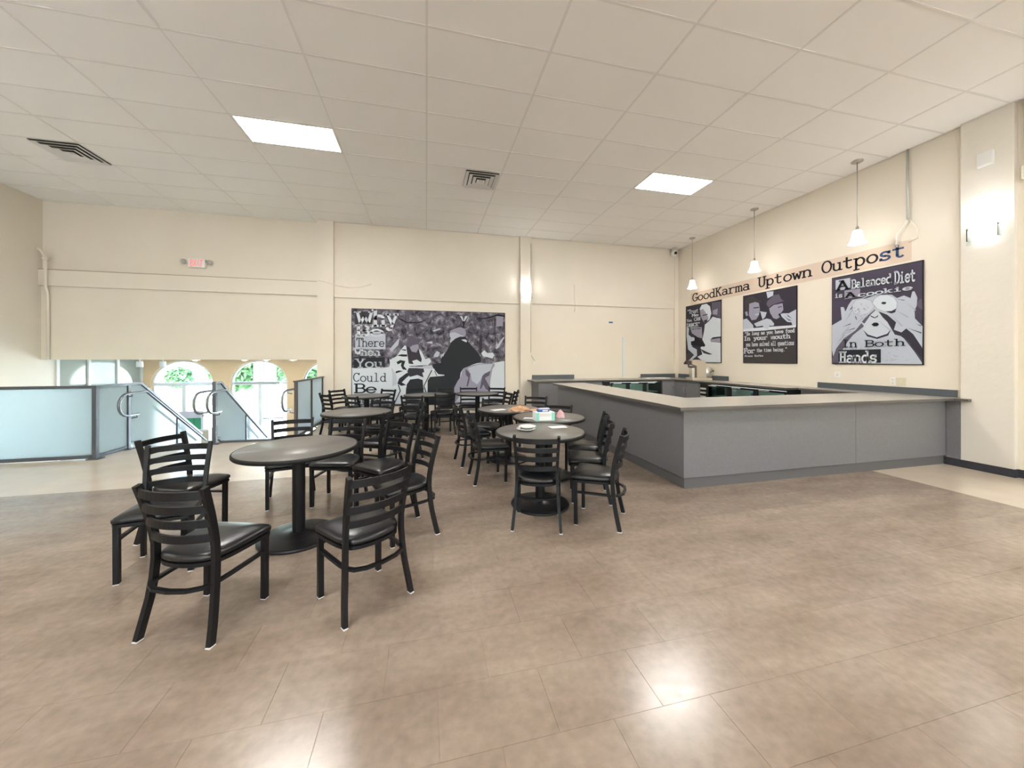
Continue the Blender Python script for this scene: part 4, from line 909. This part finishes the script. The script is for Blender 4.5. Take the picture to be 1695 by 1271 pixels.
MU = {
  'snow': [(-0.0, 0.386), (0.015, 0.393), (0.217, 0.402), (0.248, 0.42), (0.498, 0.381)] ,
  'snow2': [(0.441, 0.387), (0.539, 0.407), (0.671, 0.428), (0.828, 0.443), (0.887, 0.432), (0.947, 0.454), (0.997, 0.465), (0.997, -0.168)] ,
  'chair': [(0.232, 0.472), (0.248, 0.497), (0.273, 0.508), (0.276, 0.223), (0.248, 0.203), (0.248, 0.332)] ,
  'coat': [(0.274, 0.517), (0.302, 0.585), (0.326, 0.63), (0.345, 0.607), (0.341, 0.549), (0.351, 0.518), (0.421, 0.528), (0.418, 0.592), (0.437, 0.555), (0.456, 0.486), (0.485, 0.497), (0.495, 0.46), (0.476, 0.423), (0.354, 0.414), (0.351, 0.387), (0.229, 0.388), (0.235, 0.476)] ,
  'coat2': [(0.229, 0.482), (0.354, 0.482), (0.354, 0.409), (0.446, 0.392), (0.45, 0.339), (0.44, 0.292), (0.418, 0.314), (0.348, 0.294), (0.335, 0.221), (0.31, 0.211), (0.282, 0.233), (0.285, 0.279), (0.266, 0.337), (0.241, 0.41)] ,
  'hat': [(0.332, 0.632), (0.341, 0.674), (0.351, 0.716), (0.367, 0.738), (0.405, 0.697), (0.419, 0.644), (0.379, 0.633), (0.357, 0.612), (0.338, 0.617)] ,
  'face': [(0.357, 0.609), (0.376, 0.631), (0.411, 0.644), (0.415, 0.607), (0.398, 0.555), (0.37, 0.568)] ,
  'scarf': [(0.335, 0.622), (0.355, 0.612), (0.37, 0.56), (0.402, 0.549), (0.411, 0.597), (0.434, 0.486), (0.43, 0.45), (0.373, 0.434), (0.351, 0.439), (0.341, 0.549)] ,
  'st1': [(0.276, 0.523), (0.304, 0.536), (0.341, 0.534), (0.341, 0.513), (0.31, 0.513)] ,
  'st1b': [(0.302, 0.583), (0.313, 0.588), (0.335, 0.586), (0.332, 0.572)] ,
  'st2': [(0.274, 0.456), (0.297, 0.476), (0.329, 0.466), (0.319, 0.414), (0.341, 0.372), (0.313, 0.378), (0.301, 0.419), (0.307, 0.451), (0.282, 0.43)] ,
  'st3': [(0.269, 0.358), (0.288, 0.368), (0.316, 0.362), (0.297, 0.352), (0.269, 0.337)] ,
  'st4': [(0.279, 0.233), (0.291, 0.285), (0.338, 0.341), (0.373, 0.341), (0.335, 0.289), (0.307, 0.243), (0.335, 0.216), (0.304, 0.207)] ,
  'st5': [(0.341, 0.357), (0.351, 0.393), (0.446, 0.39), (0.45, 0.35), (0.437, 0.34), (0.446, 0.292), (0.405, 0.319), (0.357, 0.299)] ,
  'leg1': [(0.335, 0.148), (0.338, 0.221), (0.36, 0.273), (0.411, 0.282), (0.44, 0.266), (0.446, 0.134), (0.335, 0.132)] ,
  'board': [(0.348, 0.406), (0.498, 0.407), (0.498, 0.381), (0.405, 0.39)] ,
  'board2': [(0.441, 0.413), (0.499, 0.421), (0.511, 0.383), (0.441, 0.39)] ,
  'tl1': [(0.496, 0.37), (0.503, 0.37), (0.451, 0.202), (0.464, 0.138), (0.457, 0.139), (0.445, 0.203)] ,
  'tl2': [(0.514, 0.36), (0.519, 0.36), (0.535, 0.306), (0.53, 0.307)] ,
  'tl3': [(0.282, 0.222), (0.288, 0.222), (0.301, 0.155), (0.26, 0.016), (0.255, 0.016), (0.294, 0.155)] ,
  'man': [(0.503, 0.385), (0.506, 0.428), (0.558, 0.444), (0.558, 0.481), (0.581, 0.529), (0.608, 0.61), (0.624, 0.658), (0.651, 0.707), (0.685, 0.729), (0.726, 0.724), (0.732, 0.692), (0.773, 0.617), (0.811, 0.552), (0.828, 0.503), (0.828, 0.459), (0.773, 0.427), (0.712, 0.383)] ,
  'man2': [(0.503, 0.418), (0.516, 0.434), (0.558, 0.445), (0.565, 0.514), (0.828, 0.514), (0.828, 0.454), (0.773, 0.427), (0.712, 0.39), (0.691, 0.341), (0.685, 0.277), (0.651, 0.192), (0.638, 0.106), (0.638, -0.001), (0.47, 0.007), (0.472, 0.26), (0.487, 0.297), (0.581, 0.308), (0.581, 0.319), (0.542, 0.325), (0.522, 0.36)] ,
  'cap': [(0.616, 0.786), (0.638, 0.803), (0.671, 0.826), (0.695, 0.829), (0.719, 0.811), (0.727, 0.768), (0.722, 0.735), (0.698, 0.751), (0.671, 0.766), (0.651, 0.779), (0.624, 0.773)] ,
  'head': [(0.618, 0.77), (0.651, 0.777), (0.675, 0.761), (0.719, 0.733), (0.685, 0.728), (0.655, 0.707), (0.62, 0.658), (0.618, 0.679), (0.624, 0.712), (0.616, 0.733)] ,
  'logo': [(0.695, 0.697), (0.722, 0.7), (0.734, 0.684), (0.729, 0.668), (0.705, 0.684)] ,
  'bag': [(0.635, 0.042), (0.645, 0.17), (0.668, 0.245), (0.691, 0.298), (0.698, 0.352), (0.715, 0.39), (0.773, 0.424), (0.825, 0.438), (0.923, 0.438), (0.926, 0.415), (0.909, 0.377), (0.895, 0.251), (0.891, 0.13), (0.691, 0.104), (0.655, 0.025)] ,
  'bagd1': [(0.722, 0.379), (0.739, 0.357), (0.756, 0.324), (0.749, 0.243), (0.739, 0.189), (0.729, 0.19), (0.742, 0.286), (0.726, 0.314)] ,
  'bagd2': [(0.839, 0.301), (0.856, 0.328), (0.895, 0.355), (0.887, 0.306), (0.856, 0.279), (0.891, 0.179), (0.887, 0.135), (0.863, 0.158), (0.846, 0.208), (0.832, 0.165), (0.821, 0.159)] ,
  'bagl': [(0.739, 0.39), (0.818, 0.427), (0.912, 0.432), (0.895, 0.361), (0.842, 0.312), (0.825, 0.252), (0.801, 0.209), (0.766, 0.253), (0.759, 0.319)] ,
  'hands': [(0.373, 0.466), (0.402, 0.481), (0.437, 0.445), (0.45, 0.423), (0.386, 0.424)] ,
  'lamp': [(0.683, 0.939), (0.691, 0.937), (0.705, 0.892), (0.719, 0.892), (0.736, 0.941), (0.739, 0.936), (0.719, 0.881), (0.713, 0.822), (0.707, 0.821), (0.705, 0.878)] ,
  'lampl': [(0.685, 0.948), (0.702, 0.948), (0.709, 0.897), (0.703, 0.897)] ,
  'lampl2': [(0.72, 0.949), (0.737, 0.95), (0.717, 0.897), (0.712, 0.897)] ,
  'br1': [(0.276, 0.917), (0.304, 0.905), (0.341, 0.872), (0.411, 0.875), (0.456, 0.898), (0.456, 0.89), (0.415, 0.865), (0.338, 0.862), (0.297, 0.894)] ,
  'tr1': [(0.335, 0.997), (0.357, 0.998), (0.354, 0.779), (0.338, 0.779)] ,
  'br2': [(0.787, 0.944), (0.842, 0.935), (0.895, 0.954), (0.947, 0.984), (0.997, 0.969), (0.997, 0.953), (0.947, 0.965), (0.891, 0.937), (0.835, 0.921)] ,
  'tr2': [(0.818, 0.748), (0.839, 0.749), (0.835, 0.552), (0.818, 0.552)] ,
  'tr3': [(0.923, 0.95), (0.93, 0.95), (0.933, 0.641), (0.926, 0.641)] ,
  'sn1': [(0.832, 0.552), (0.852, 0.585), (0.873, 0.552), (0.912, 0.558), (0.923, 0.531), (0.909, 0.492), (0.87, 0.509), (0.842, 0.519)] ,
  'sn2': [(0.93, 0.608), (0.983, 0.725), (0.997, 0.731), (0.954, 0.614), (0.94, 0.597)] ,
  'sn3': [(0.512, 0.529), (0.532, 0.572), (0.552, 0.556), (0.539, 0.508), (0.519, 0.508)] ,
  'sn4': [(0.937, 0.961), (0.986, 0.958), (0.983, 0.852), (0.937, 0.845)] ,
  'sn5': [(0.558, 0.529), (0.585, 0.561), (0.571, 0.497), (0.555, 0.503)] ,
  'sn6': [(0.232, 0.59), (0.279, 0.683), (0.294, 0.704), (0.285, 0.632), (0.248, 0.569)] ,
  'sn7': [(0.503, 0.789), (0.548, 0.814), (0.562, 0.806), (0.512, 0.778)] ,
  'sn8': [(0.46, 0.661), (0.499, 0.677), (0.506, 0.651), (0.487, 0.651)] ,
  'dk1': [(0.023, 0.967), (0.125, 0.972), (0.125, 0.844), (0.023, 0.84)] ,
  'boxT': [(0.023, 0.741), (0.206, 0.746), (0.206, 0.587), (0.023, 0.585)] ,
  'boxY': [(0.016, 0.504), (0.201, 0.504), (0.201, 0.399), (0.016, 0.398)] ,
  't_W': [(0.026, 0.848), (0.127, 0.852), (0.127, 0.966)] ,
  't_h': [(0.128, 0.826), (0.21, 0.829), (0.21, 0.994)] ,
  't_y': [(0.212, 0.837), (0.283, 0.839), (0.283, 1.015)] ,
  't_Be': [(0.026, 0.724), (0.195, 0.723), (0.195, 0.826)] ,
  't_There': [(0.029, 0.615), (0.2, 0.615), (0.2, 0.697)] ,
  't_When': [(0.018, 0.524), (0.174, 0.525), (0.174, 0.594)] ,
  't_You': [(0.025, 0.403), (0.191, 0.402), (0.191, 0.486)] ,
  't_Could': [(0.01, 0.26), (0.212, 0.256), (0.212, 0.34)] ,
  't_Be2': [(0.018, 0.146), (0.152, 0.143), (0.152, 0.231)] ,
  't_Here': [(0.018, 0.007), (0.217, -0.003), (0.217, 0.09)] ,
}
# ------------------------------------------------------------------ typewriter lettering drawn as strokes
# l = polyline, a = elliptical arc (cx cy rx ry from to, degrees), s = slab serif centred at x y with width w; cap height 1, x-height .64
G = {
 'A': 'l .08 0 .33 1 .58 0;l .18 .36 .48 .36;s .08 0 .22;s .58 0 .22;s .27 1 .2', 'B': 'l .12 0 .12 1;l .02 1 .36 1;a .36 .76 .2 .24 90 -90;l .12 .52 .36 .52;a .37 .26 .23 .26 90 -90;l .02 0 .37 0',
 'C': 'a .34 .5 .28 .5 38 322;l .57 .8 .57 1', 'D': 'l .12 0 .12 1;l .02 1 .3 1;a .3 .5 .3 .5 90 -90;l .02 0 .3 0', 'E': 'l .12 0 .12 1;l .02 1 .56 1 .56 .78;l .12 .52 .4 .52;l .4 .62 .4 .42;l .02 0 .58 0 .58 .24',
 'F': 'l .14 0 .14 1;l .03 1 .58 1 .58 .76;l .14 .52 .42 .52;l .42 .62 .42 .42;s .16 0 .3', 'G': 'a .33 .5 .28 .5 40 320;l .56 .8 .56 1;l .36 .42 .64 .42;l .56 .42 .56 .08', 'H': 'l .14 0 .14 1;l .5 0 .5 1;l .14 .52 .5 .52;s .14 0 .24;s .14 1 .24;s .5 0 .24;s .5 1 .24',
 'I': 'l .3 0 .3 1;s .3 0 .4;s .3 1 .4', 'K': 'l .14 0 .14 1;l .52 1 .15 .46;l .27 .62 .54 0;s .14 0 .24;s .14 1 .24;s .52 1 .2;s .54 0 .22', 'M': 'l .1 0 .1 1 .32 .4 .54 1 .54 0;s .1 0 .2;s .54 0 .2;s .06 1 .12;s .58 1 .12',
 'N': 'l .12 0 .12 1 .5 0 .5 1;s .12 0 .22;s .08 1 .14;s .5 1 .22', 'O': 'a .33 .5 .28 .5 0 360', 'S': 'a .32 .75 .22 .25 30 270;a .32 .25 .24 .25 90 -150;l .54 .8 .54 1;l .09 .22 .09 0', 'T': 'l .32 0 .32 1;l .06 .76 .06 1 .58 1 .58 .76;s .32 0 .28',
 'U': 'l .13 1 .13 .3;a .33 .3 .2 .3 180 360;l .53 .3 .53 1;s .13 1 .24;s .53 1 .24', 'W': 'l .06 1 .18 0 .33 .62 .48 0 .6 1;s .06 1 .2;s .6 1 .2', 'Y': 'l .08 1 .32 .46 .56 1;l .32 .46 .32 0;s .08 1 .22;s .56 1 .22;s .32 0 .3', 'X': 'l .08 0 .56 1;l .08 1 .56 0',
 'a': 'a .29 .46 .2 .18 150 0;l .49 .46 .49 .05;a .28 .18 .2 .18 0 360;s .54 .02 .12', 'b': 'l .12 0 .12 1;a .33 .31 .22 .32 0 360;s .07 1 .14', 'c': 'a .32 .31 .25 .32 45 315;l .52 .46 .52 .62', 'd': 'l .5 0 .5 1;a .29 .31 .22 .32 0 360;s .44 1 .14;s .56 0 .14', 'e': 'a .32 .31 .26 .32 0 325;l .06 .32 .58 .32',
 'f': 'l .24 0 .24 .78;a .4 .78 .16 .2 180 50;l .08 .62 .46 .62;s .24 0 .3', 'g': 'a .29 .33 .21 .3 0 360;l .5 .62 .5 -.1;a .3 -.1 .2 .17 0 -160;s .55 .62 .12', 'h': 'l .12 0 .12 1;a .31 .42 .19 .21 180 0;l .5 .42 .5 0;s .06 1 .14;s .12 0 .22;s .5 0 .22', 'i': 'l .3 0 .3 .62;s .24 .62 .16;s .3 0 .4;l .27 .86 .35 .86',
 'k': 'l .14 0 .14 1;l .48 .62 .16 .28;l .26 .38 .5 0;s .08 1 .14;s .14 0 .22;s .46 .62 .2;s .5 0 .2', 'l': 'l .3 0 .3 1;s .23 1 .18;s .3 0 .44', 'm': 'l .08 0 .08 .62;a .2 .46 .12 .17 180 0;l .32 .46 .32 0;a .44 .46 .12 .17 180 0;l .56 .46 .56 0;s .05 .62 .1;s .08 0 .14;s .32 0 .14;s .57 0 .14',
 'n': 'l .12 0 .12 .62;a .31 .42 .19 .21 180 0;l .5 .42 .5 0;s .07 .62 .14;s .12 0 .22;s .5 0 .22', 'o': 'a .32 .31 .25 .32 0 360', 'p': 'l .12 -.3 .12 .62;a .33 .31 .22 .32 0 360;s .07 .62 .14;s .14 -.3 .28', 'q': 'l .5 -.3 .5 .62;a .29 .31 .22 .32 0 360;s .5 -.3 .26',
 'r': 'l .18 0 .18 .62;a .42 .36 .24 .27 180 50;s .12 .62 .16;s .2 0 .34', 's': 'a .31 .46 .19 .16 30 270;a .31 .15 .21 .16 90 -150;l .5 .48 .5 .63;l .1 .15 .1 0', 't': 'l .24 .9 .24 .16;a .38 .16 .14 .17 180 320;l .06 .62 .5 .62', 'u': 'l .12 .62 .12 .2;a .3 .2 .18 .2 180 360;l .48 .62 .48 0;s .08 .62 .14;s .43 .62 .14;s .54 0 .14',
 'v': 'l .06 .62 .3 0 .54 .62;s .08 .62 .2;s .52 .62 .2', 'w': 'l .05 .62 .18 0 .31 .5 .44 0 .57 .62;s .06 .62 .18;s .56 .62 .18', 'y': 'l .07 .62 .31 .05;l .55 .62 .26 -.18;a .16 -.16 .12 .13 -10 -170;s .09 .62 .22;s .53 .62 .22', 'z': 'l .1 .48 .1 .62 .5 .62 .1 0 .52 0 .52 .15',
 '.': 'l .24 .04 .34 .04', '"': 'l .18 1 .18 .78;l .4 1 .4 .78', ' ': '', ',': 'l .3 .08 .24 -.14',
}
def strokes(ch):
    out = []
    for op in G[ch].split(';'):
        if not op: continue
        p = op.split(); v = [float(q) for q in p[1:]]
        if p[0] == 'l': out += [([(v[i], v[i+1]), (v[i+2], v[i+3])], 1.0) for i in range(0, len(v)-2, 2)]
        elif p[0] == 's': out.append(([(v[0]-v[2]/2, v[1]), (v[0]+v[2]/2, v[1])], .85))
        else:
            n = max(6, int(abs(v[5]-v[4])/18)); out.append(([(v[0]+v[2]*math.cos(math.radians(v[4]+(v[5]-v[4])*i/n)), v[1]+v[3]*math.sin(math.radians(v[4]+(v[5]-v[4])*i/n))) for i in range(n+1)], 1.0))
    return out
def text(mb, s, b0, b1, top, fn, m, wt=.11, aspect=1.0):
    # b0/b1 baseline ends, top = cap height point above b1 (all uv); fn(u, v, layer) -> 3D
    W_ = .64*len(s); ux, uy = (b1[0]-b0[0])/W_, (b1[1]-b0[1])/W_; H_ = top[1]-b1[1]
    sx = math.hypot(b1[0]-b0[0], 0)*aspect/W_
    lay = text.layer; text.layer += 1; par = mb; mb = MB()
    for i, ch in enumerate(s):
        for pts, k in strokes(ch):
            w = wt*k/2; n = len(pts); closed = math.dist(pts[0], pts[-1]) < 1e-6
            L, R = [], []
            for q in range(n):
                if closed: a, b = pts[(q-1) % (n-1)], pts[(q+1) % (n-1)] if q < n-1 else pts[1]
                else: a, b = pts[max(q-1, 0)], pts[min(q+1, n-1)]
                if closed and q in (0, n-1): a, b = pts[n-2], pts[1]
                dx, dy = b[0]-a[0], b[1]-a[1]; l = math.hypot(dx, dy) or 1; nx, ny = -dy/l*w, dx/l*w
                ex = 0 if closed else (-w*.6 if q == 0 else (w*.6 if q == n-1 else 0))
                px, py = pts[q][0]+dx/l*ex, pts[q][1]+dy/l*ex
                L.append((px+nx, py+ny)); R.append((px-nx, py-ny))
            vs = []
            for (x, y) in L+R: vs.append(fn(b0[0]+(i*.64+x)*ux, b0[1]+(i*.64+x)*uy+y*H_, lay))
            mb.add(vs, [(q, q+1, n+q+1, n+q) for q in range(n-1)], m)
    mb.build('lettering', None, par)
text.layer = 1
def flat(name, c, rough=.55): return mat('print '+name, c, rough, spec=.15)
ink = flat('ink', (.015, .015, .02)); dkg = flat('dark grey', (.04, .037, .05)); mid = flat('mid grey', (.11, .10, .14)); lav = flat('lavender grey', (.30, .29, .37)); pal = flat('pale', (.46, .50, .58)); wht = flat('white', (.60, .65, .71)); chl = flat('charcoal', (.024, .027, .033)); brn = flat('brown grey', (.055, .049, .05)); lsh = flat('soft shade', (.36, .38, .46)); lgt = flat('soft light', (.53, .57, .64))
def speckle(name, lo, hi, sc, p0, p1):
    m = bpy.data.materials.new(name); m.use_nodes = True; t = m.node_tree; b = t.nodes['Principled BSDF']; b.inputs['Roughness'].default_value = .55; b.inputs['Specular IOR Level'].default_value = .15
    g = t.nodes.new('ShaderNodeTexCoord'); n = t.nodes.new('ShaderNodeTexNoise'); n.inputs['Scale'].default_value = sc; n.inputs['Detail'].default_value = 7; n.inputs['Roughness'].default_value = .65; n.inputs['Distortion'].default_value = .6
    t.links.new(g.outputs['Object'], n.inputs['Vector']); r = t.nodes.new('ShaderNodeValToRGB'); e = r.color_ramp.elements
    e[0].position = p0; e[0].color = (*lo, 1); e[1].position = p1; e[1].color = (*hi, 1); x = e.new((p0+p1)/2); x.color = (*[a*.75+b_*.25 for a, b_ in zip(lo, hi)], 1)
    t.links.new(n.outputs['Fac'], r.inputs[0]); t.links.new(r.outputs[0], b.inputs['Base Color']); return m
woods = speckle('print snowy woods', (.025, .022, .036), (.50, .49, .58), 6.5, .36, .72)
def shape(mb, pts, fn, m, lay=None):
    k = text.layer if lay is None else lay; text.layer += 1
    mb.add([fn(u, v, k) for u, v in pts], [tuple(range(len(pts)))], m)
def grow(pts, k):
    cx = sum(p[0] for p in pts)/len(pts); cy = sum(p[1] for p in pts)/len(pts); return [(cx+(u-cx)*k, cy+(v-cy)*k) for u, v in pts]
def board(name, lab, org, rz, w, h, back):
    o = thing(name, lab, 'poster', org, rz)          # local x right, z up, front faces -y
    MB().bbox(0, w, 0, .019, 0, h, .002).build('board', ink, o)
    b = .012
    MB().box(b, w-b, -.0006, -.0002, b, h-b).build('printed_ground', back, o)
    text.layer = 3
    return o, (lambda u, v, k: (min(max(u, .004), .996)*w, -.0006-.00015*k, min(max(v, .004), .996)*h))
# mural
mu, fn = board('wall_mural', 'large black and white mural of two people at a snowy park table', (-1.69, YB+.0195, .33), 0, 3.64, 2.29, woods)
a = MB()
seq = [('tr1', mid), ('br1', ink), ('br2', ink), ('tr2', dkg), ('tr3', dkg), ('sn1', wht), ('sn2', pal), ('sn3', pal), ('sn4', lav), ('sn5', pal), ('sn6', pal), ('sn7', pal), ('sn8', pal), ('lampl', wht), ('lampl2', wht), ('lamp', ink)]
for k, m in seq: shape(a, MU[k], fn, m)
sb = [(.0, .02), (.0, .40)]+MU['snow'][1:]+MU['snow2'][1:7]+[(.996, .02)]
shape(a, sb, fn, wht)
for k, m in [('chair', pal), ('coat', wht), ('coat2', wht), ('leg1', chl), ('st1', ink), ('st1b', ink), ('st2', chl), ('st3', chl), ('st4', chl), ('st5', dkg), ('scarf', dkg), ('face', lav), ('hat', mid), ('hands', wht), ('man2', chl), ('man', chl), ('head', pal), ('cap', lav), ('logo', wht), ('board', pal), ('board2', pal), ('tl1', ink), ('tl2', ink), ('tl3', ink), ('bag', lav), ('bagl', pal), ('bagd1', mid), ('bagd2', mid), ('dk1', dkg), ('boxT', pal), ('boxY', chl)]: shape(a, MU[k], fn, m)
shape(a, [(.018, .022), (.225, .022), (.225, .115), (.018, .115)], fn, chl)
a.build('printed_figures', None, mu)
a = mu
for s_, k, m, wt in (('W', 't_W', wht, .115), ('h', 't_h', wht, .16), ('y', 't_y', wht, .15), ('Be', 't_Be', wht, .15), ('There', 't_There', ink, .10), ('When', 't_When', wht, .15), ('You', 't_You', pal, .13), ('Could', 't_Could', ink, .09), ('Be', 't_Be2', chl, .13), ('Here', 't_Here', pal, .14)):
    b0, b1, tp_ = MU[k]
    if s_ == 'Here': b0, b1, tp_ = (.022, .034), (.222, .034), (.222, .106)
    text(a, s_, b0, b1, tp_, fn, m, wt)
# the three wall posters and the banner (facing -x)
def rboard(name, lab, y1, y0, z0, z1, back): return board(name, lab, (XR-.0205, y1, z0), -math.pi/2, y1-y0, z1-z0, back)
p1, fn = rboard('wall_poster', 'narrow black and white poster of a white-haired figure reading, in the rear corner', 8.61, 7.38, 1.347, 2.90, dkg)
a = MB()
for k, m in (('bgr', mid), ('bgp', lav), ('patch', lav), ('dark', brn), ('shirt', wht), ('fig', pal), ('hair', wht), ('face', lav), ('eyes', dkg), ('beard', dkg), ('arm', lav), ('book', ink), ('fold', dkg)): shape(a, P1[k], fn, m)
a.build('printed_figures', None, p1); a = p1
for s_, k, m in (('"Trust', 't1', wht), ('Me', 't2', wht), ('You', 't3', wht), ('CAN', 't3b', wht), ('DANCE"', 't4', wht), ('wine', 't5', ink)): text(a, s_, *P1[k], fn, m, .15)
p2_, fn = rboard('wall_poster', 'poster of two figures in hats above white lettering, middle of the three', 6.755, 5.53, 1.352, 2.876, flat('dark violet', (.04, .036, .05)))
a = MB()
for k, m in (('patch', pal), ('hatL', brn), ('faceL', lav), ('eyeL', dkg), ('mouthL', pal), ('earL', lav), ('coatL', pal), ('hatR', mid), ('faceR', lav), ('eyeR', mid), ('mouthR', ink), ('hand', pal), ('fing1', dkg), ('fing2', dkg), ('collar', pal), ('tie', ink), ('rail', wht), ('hands', pal), ('low', brn)): shape(a, P2[k], fn, m)
a.build('printed_figures', None, p2_); a = p2_
for s_, k, wt in (('"So long as you have food', 't1', .2), ('In your mouth', 't2', .2), ('you have solved all questions', 't3', .18), ('For', 't4', .2), ('the time being."', 't4b', .2), ('Franz Kafka', 't5', .2)): text(a, s_, *P2[k], fn, wht, wt)
p3_, fn = rboard('wall_poster', 'large poster of a face with a cookie and doughnut held over the eyes', 4.91, 3.70, 1.355, 2.88, flat('violet grey', (.065, .056, .085)))
a = MB()
for k, m in (('ear', mid), ('light', pal), ('darkL', mid), ('darkR', dkg), ('face', lgt), ('chin', dkg), ('nosesh', mid), ('nose', dkg), ('mouth', ink), ('+cookie', lsh), ('cookie', lgt), ('chip2', mid), ('chip3', mid), ('+donut', lsh), ('donut', wht), ('hole', dkg), ('cres', dkg), ('f1', mid), ('f2', mid), ('f3', dkg), ('f4', dkg), ('f5', dkg), ('f6', dkg), ('boxA', pal), ('boxA2', lav), ('boxH', chl)): shape(a, P3[k] if k[0] != '+' else grow(P3[k[1:]], 1.07), fn, m)
extra = [((.10, .30), (.23, .41), (.215, .415)), ((.115, .33), (.25, .36), (.24, .372)), ((.16, .46), (.25, .56), (.235, .565)), ((.20, .52), (.27, .60), (.258, .607)), ((.70, .50), (.80, .38), (.815, .385)), ((.72, .56), (.86, .46), (.865, .475)), ((.84, .62), (.93, .52), (.937, .53)), ((.55, .47), (.70, .33), (.71, .338)), ((.30, .43), (.40, .50), (.39, .51)), ((.06, .22), (.17, .33), (.155, .335))]
for e_ in extra: shape(a, e_, fn, lsh)
rnd = random.Random(4)
for _ in range(26):
    u, v = .345+rnd.gauss(0, .05), .575+rnd.gauss(0, .035); r_ = rnd.uniform(.004, .010); shape(a, [(u-r_, v), (u, v-r_*.8), (u+r_, v), (u, v+r_*.8)], fn, rnd.choice((lsh, lav, mid)))
for _ in range(70):
    u, v = rnd.uniform(.58, .95), rnd.uniform(.03, .30); r_ = rnd.uniform(.006, .016)
    if v < .62-.6*u+.0: shape(a, [(u-r_, v), (u, v-r_*.3), (u+r_, v), (u, v+r_*.3)], fn, lsh)
a.build('printed_figures', None, p3_); a = p3_
for s_, k, m, wt in (('A', 't_A', ink, .14), ('Balanced', 't_Bal', wht, .17), ('Diet', 't_Diet', wht, .17), ('is', 't_is', wht, .16), ('A', 't_A2', ink, .15), ('cookie', 't_cookie', wht, .15), ('In', 't_in', ink, .11), ('Both', 't_both', ink, .11), ('Hands', 't_hands', wht, .16)):
    text(a, s_, *P3[k], fn, m, wt)
bn = thing('wall_banner', 'long pale pink wall banner with typewriter lettering above the posters', 'banner', (XR-.004, 8.43, 2.945), -math.pi/2)
bw_, bh_ = 8.43-3.84, 3.225-2.945
MB().bbox(0, bw_, 0, .0038, -.03, bh_, .001).build('sheet', mat('pale peach vinyl', (.66, .53, .42), .5), bn)
text.layer = 2; fb = lambda u, v, k: (u*bw_, -.0004-.00015*k, v*bh_)
a = bn
blue = flat('blue sheen ink', (.05, .10, .22), .3)
text(a, 'GoodKarma', (.012, .2), (.402, .2), (.402, .92), fb, ink, .125)
text(a, 'Uptown', (.444, .2), (.692, .2), (.692, .92), fb, ink, .125)
text(a, 'Outpo', (.727, .2), (.913, .2), (.913, .92), fb, ink, .125); text(a, 'st', (.913, .2), (.987, .2), (.987, .92), fb, blue, .14)
# EXIT lettering
a = ex; red = mat('lit red letters', (.9, .25, .25), .4, emit=(1, .3, .3), estr=.2)
SIMPLE = {'E': 'l .5 1 .14 1 .14 0 .5 0;l .14 .5 .44 .5', 'X': 'l .1 0 .54 1;l .1 1 .54 0', 'I': 'l .32 0 .32 1', 'T': 'l .32 0 .32 1;l .06 1 .58 1'}
sv = {k: G.get(k) for k in SIMPLE}; G.update(SIMPLE); text.layer = 1
text(a, 'EXIT', (0, 0), (1, 0), (1, 1), lambda u, v, k: (-.12+.24*u, -.0715-.0002*k, -.06+.125*v), red, .2)
for k, v in sv.items(): G[k] = v
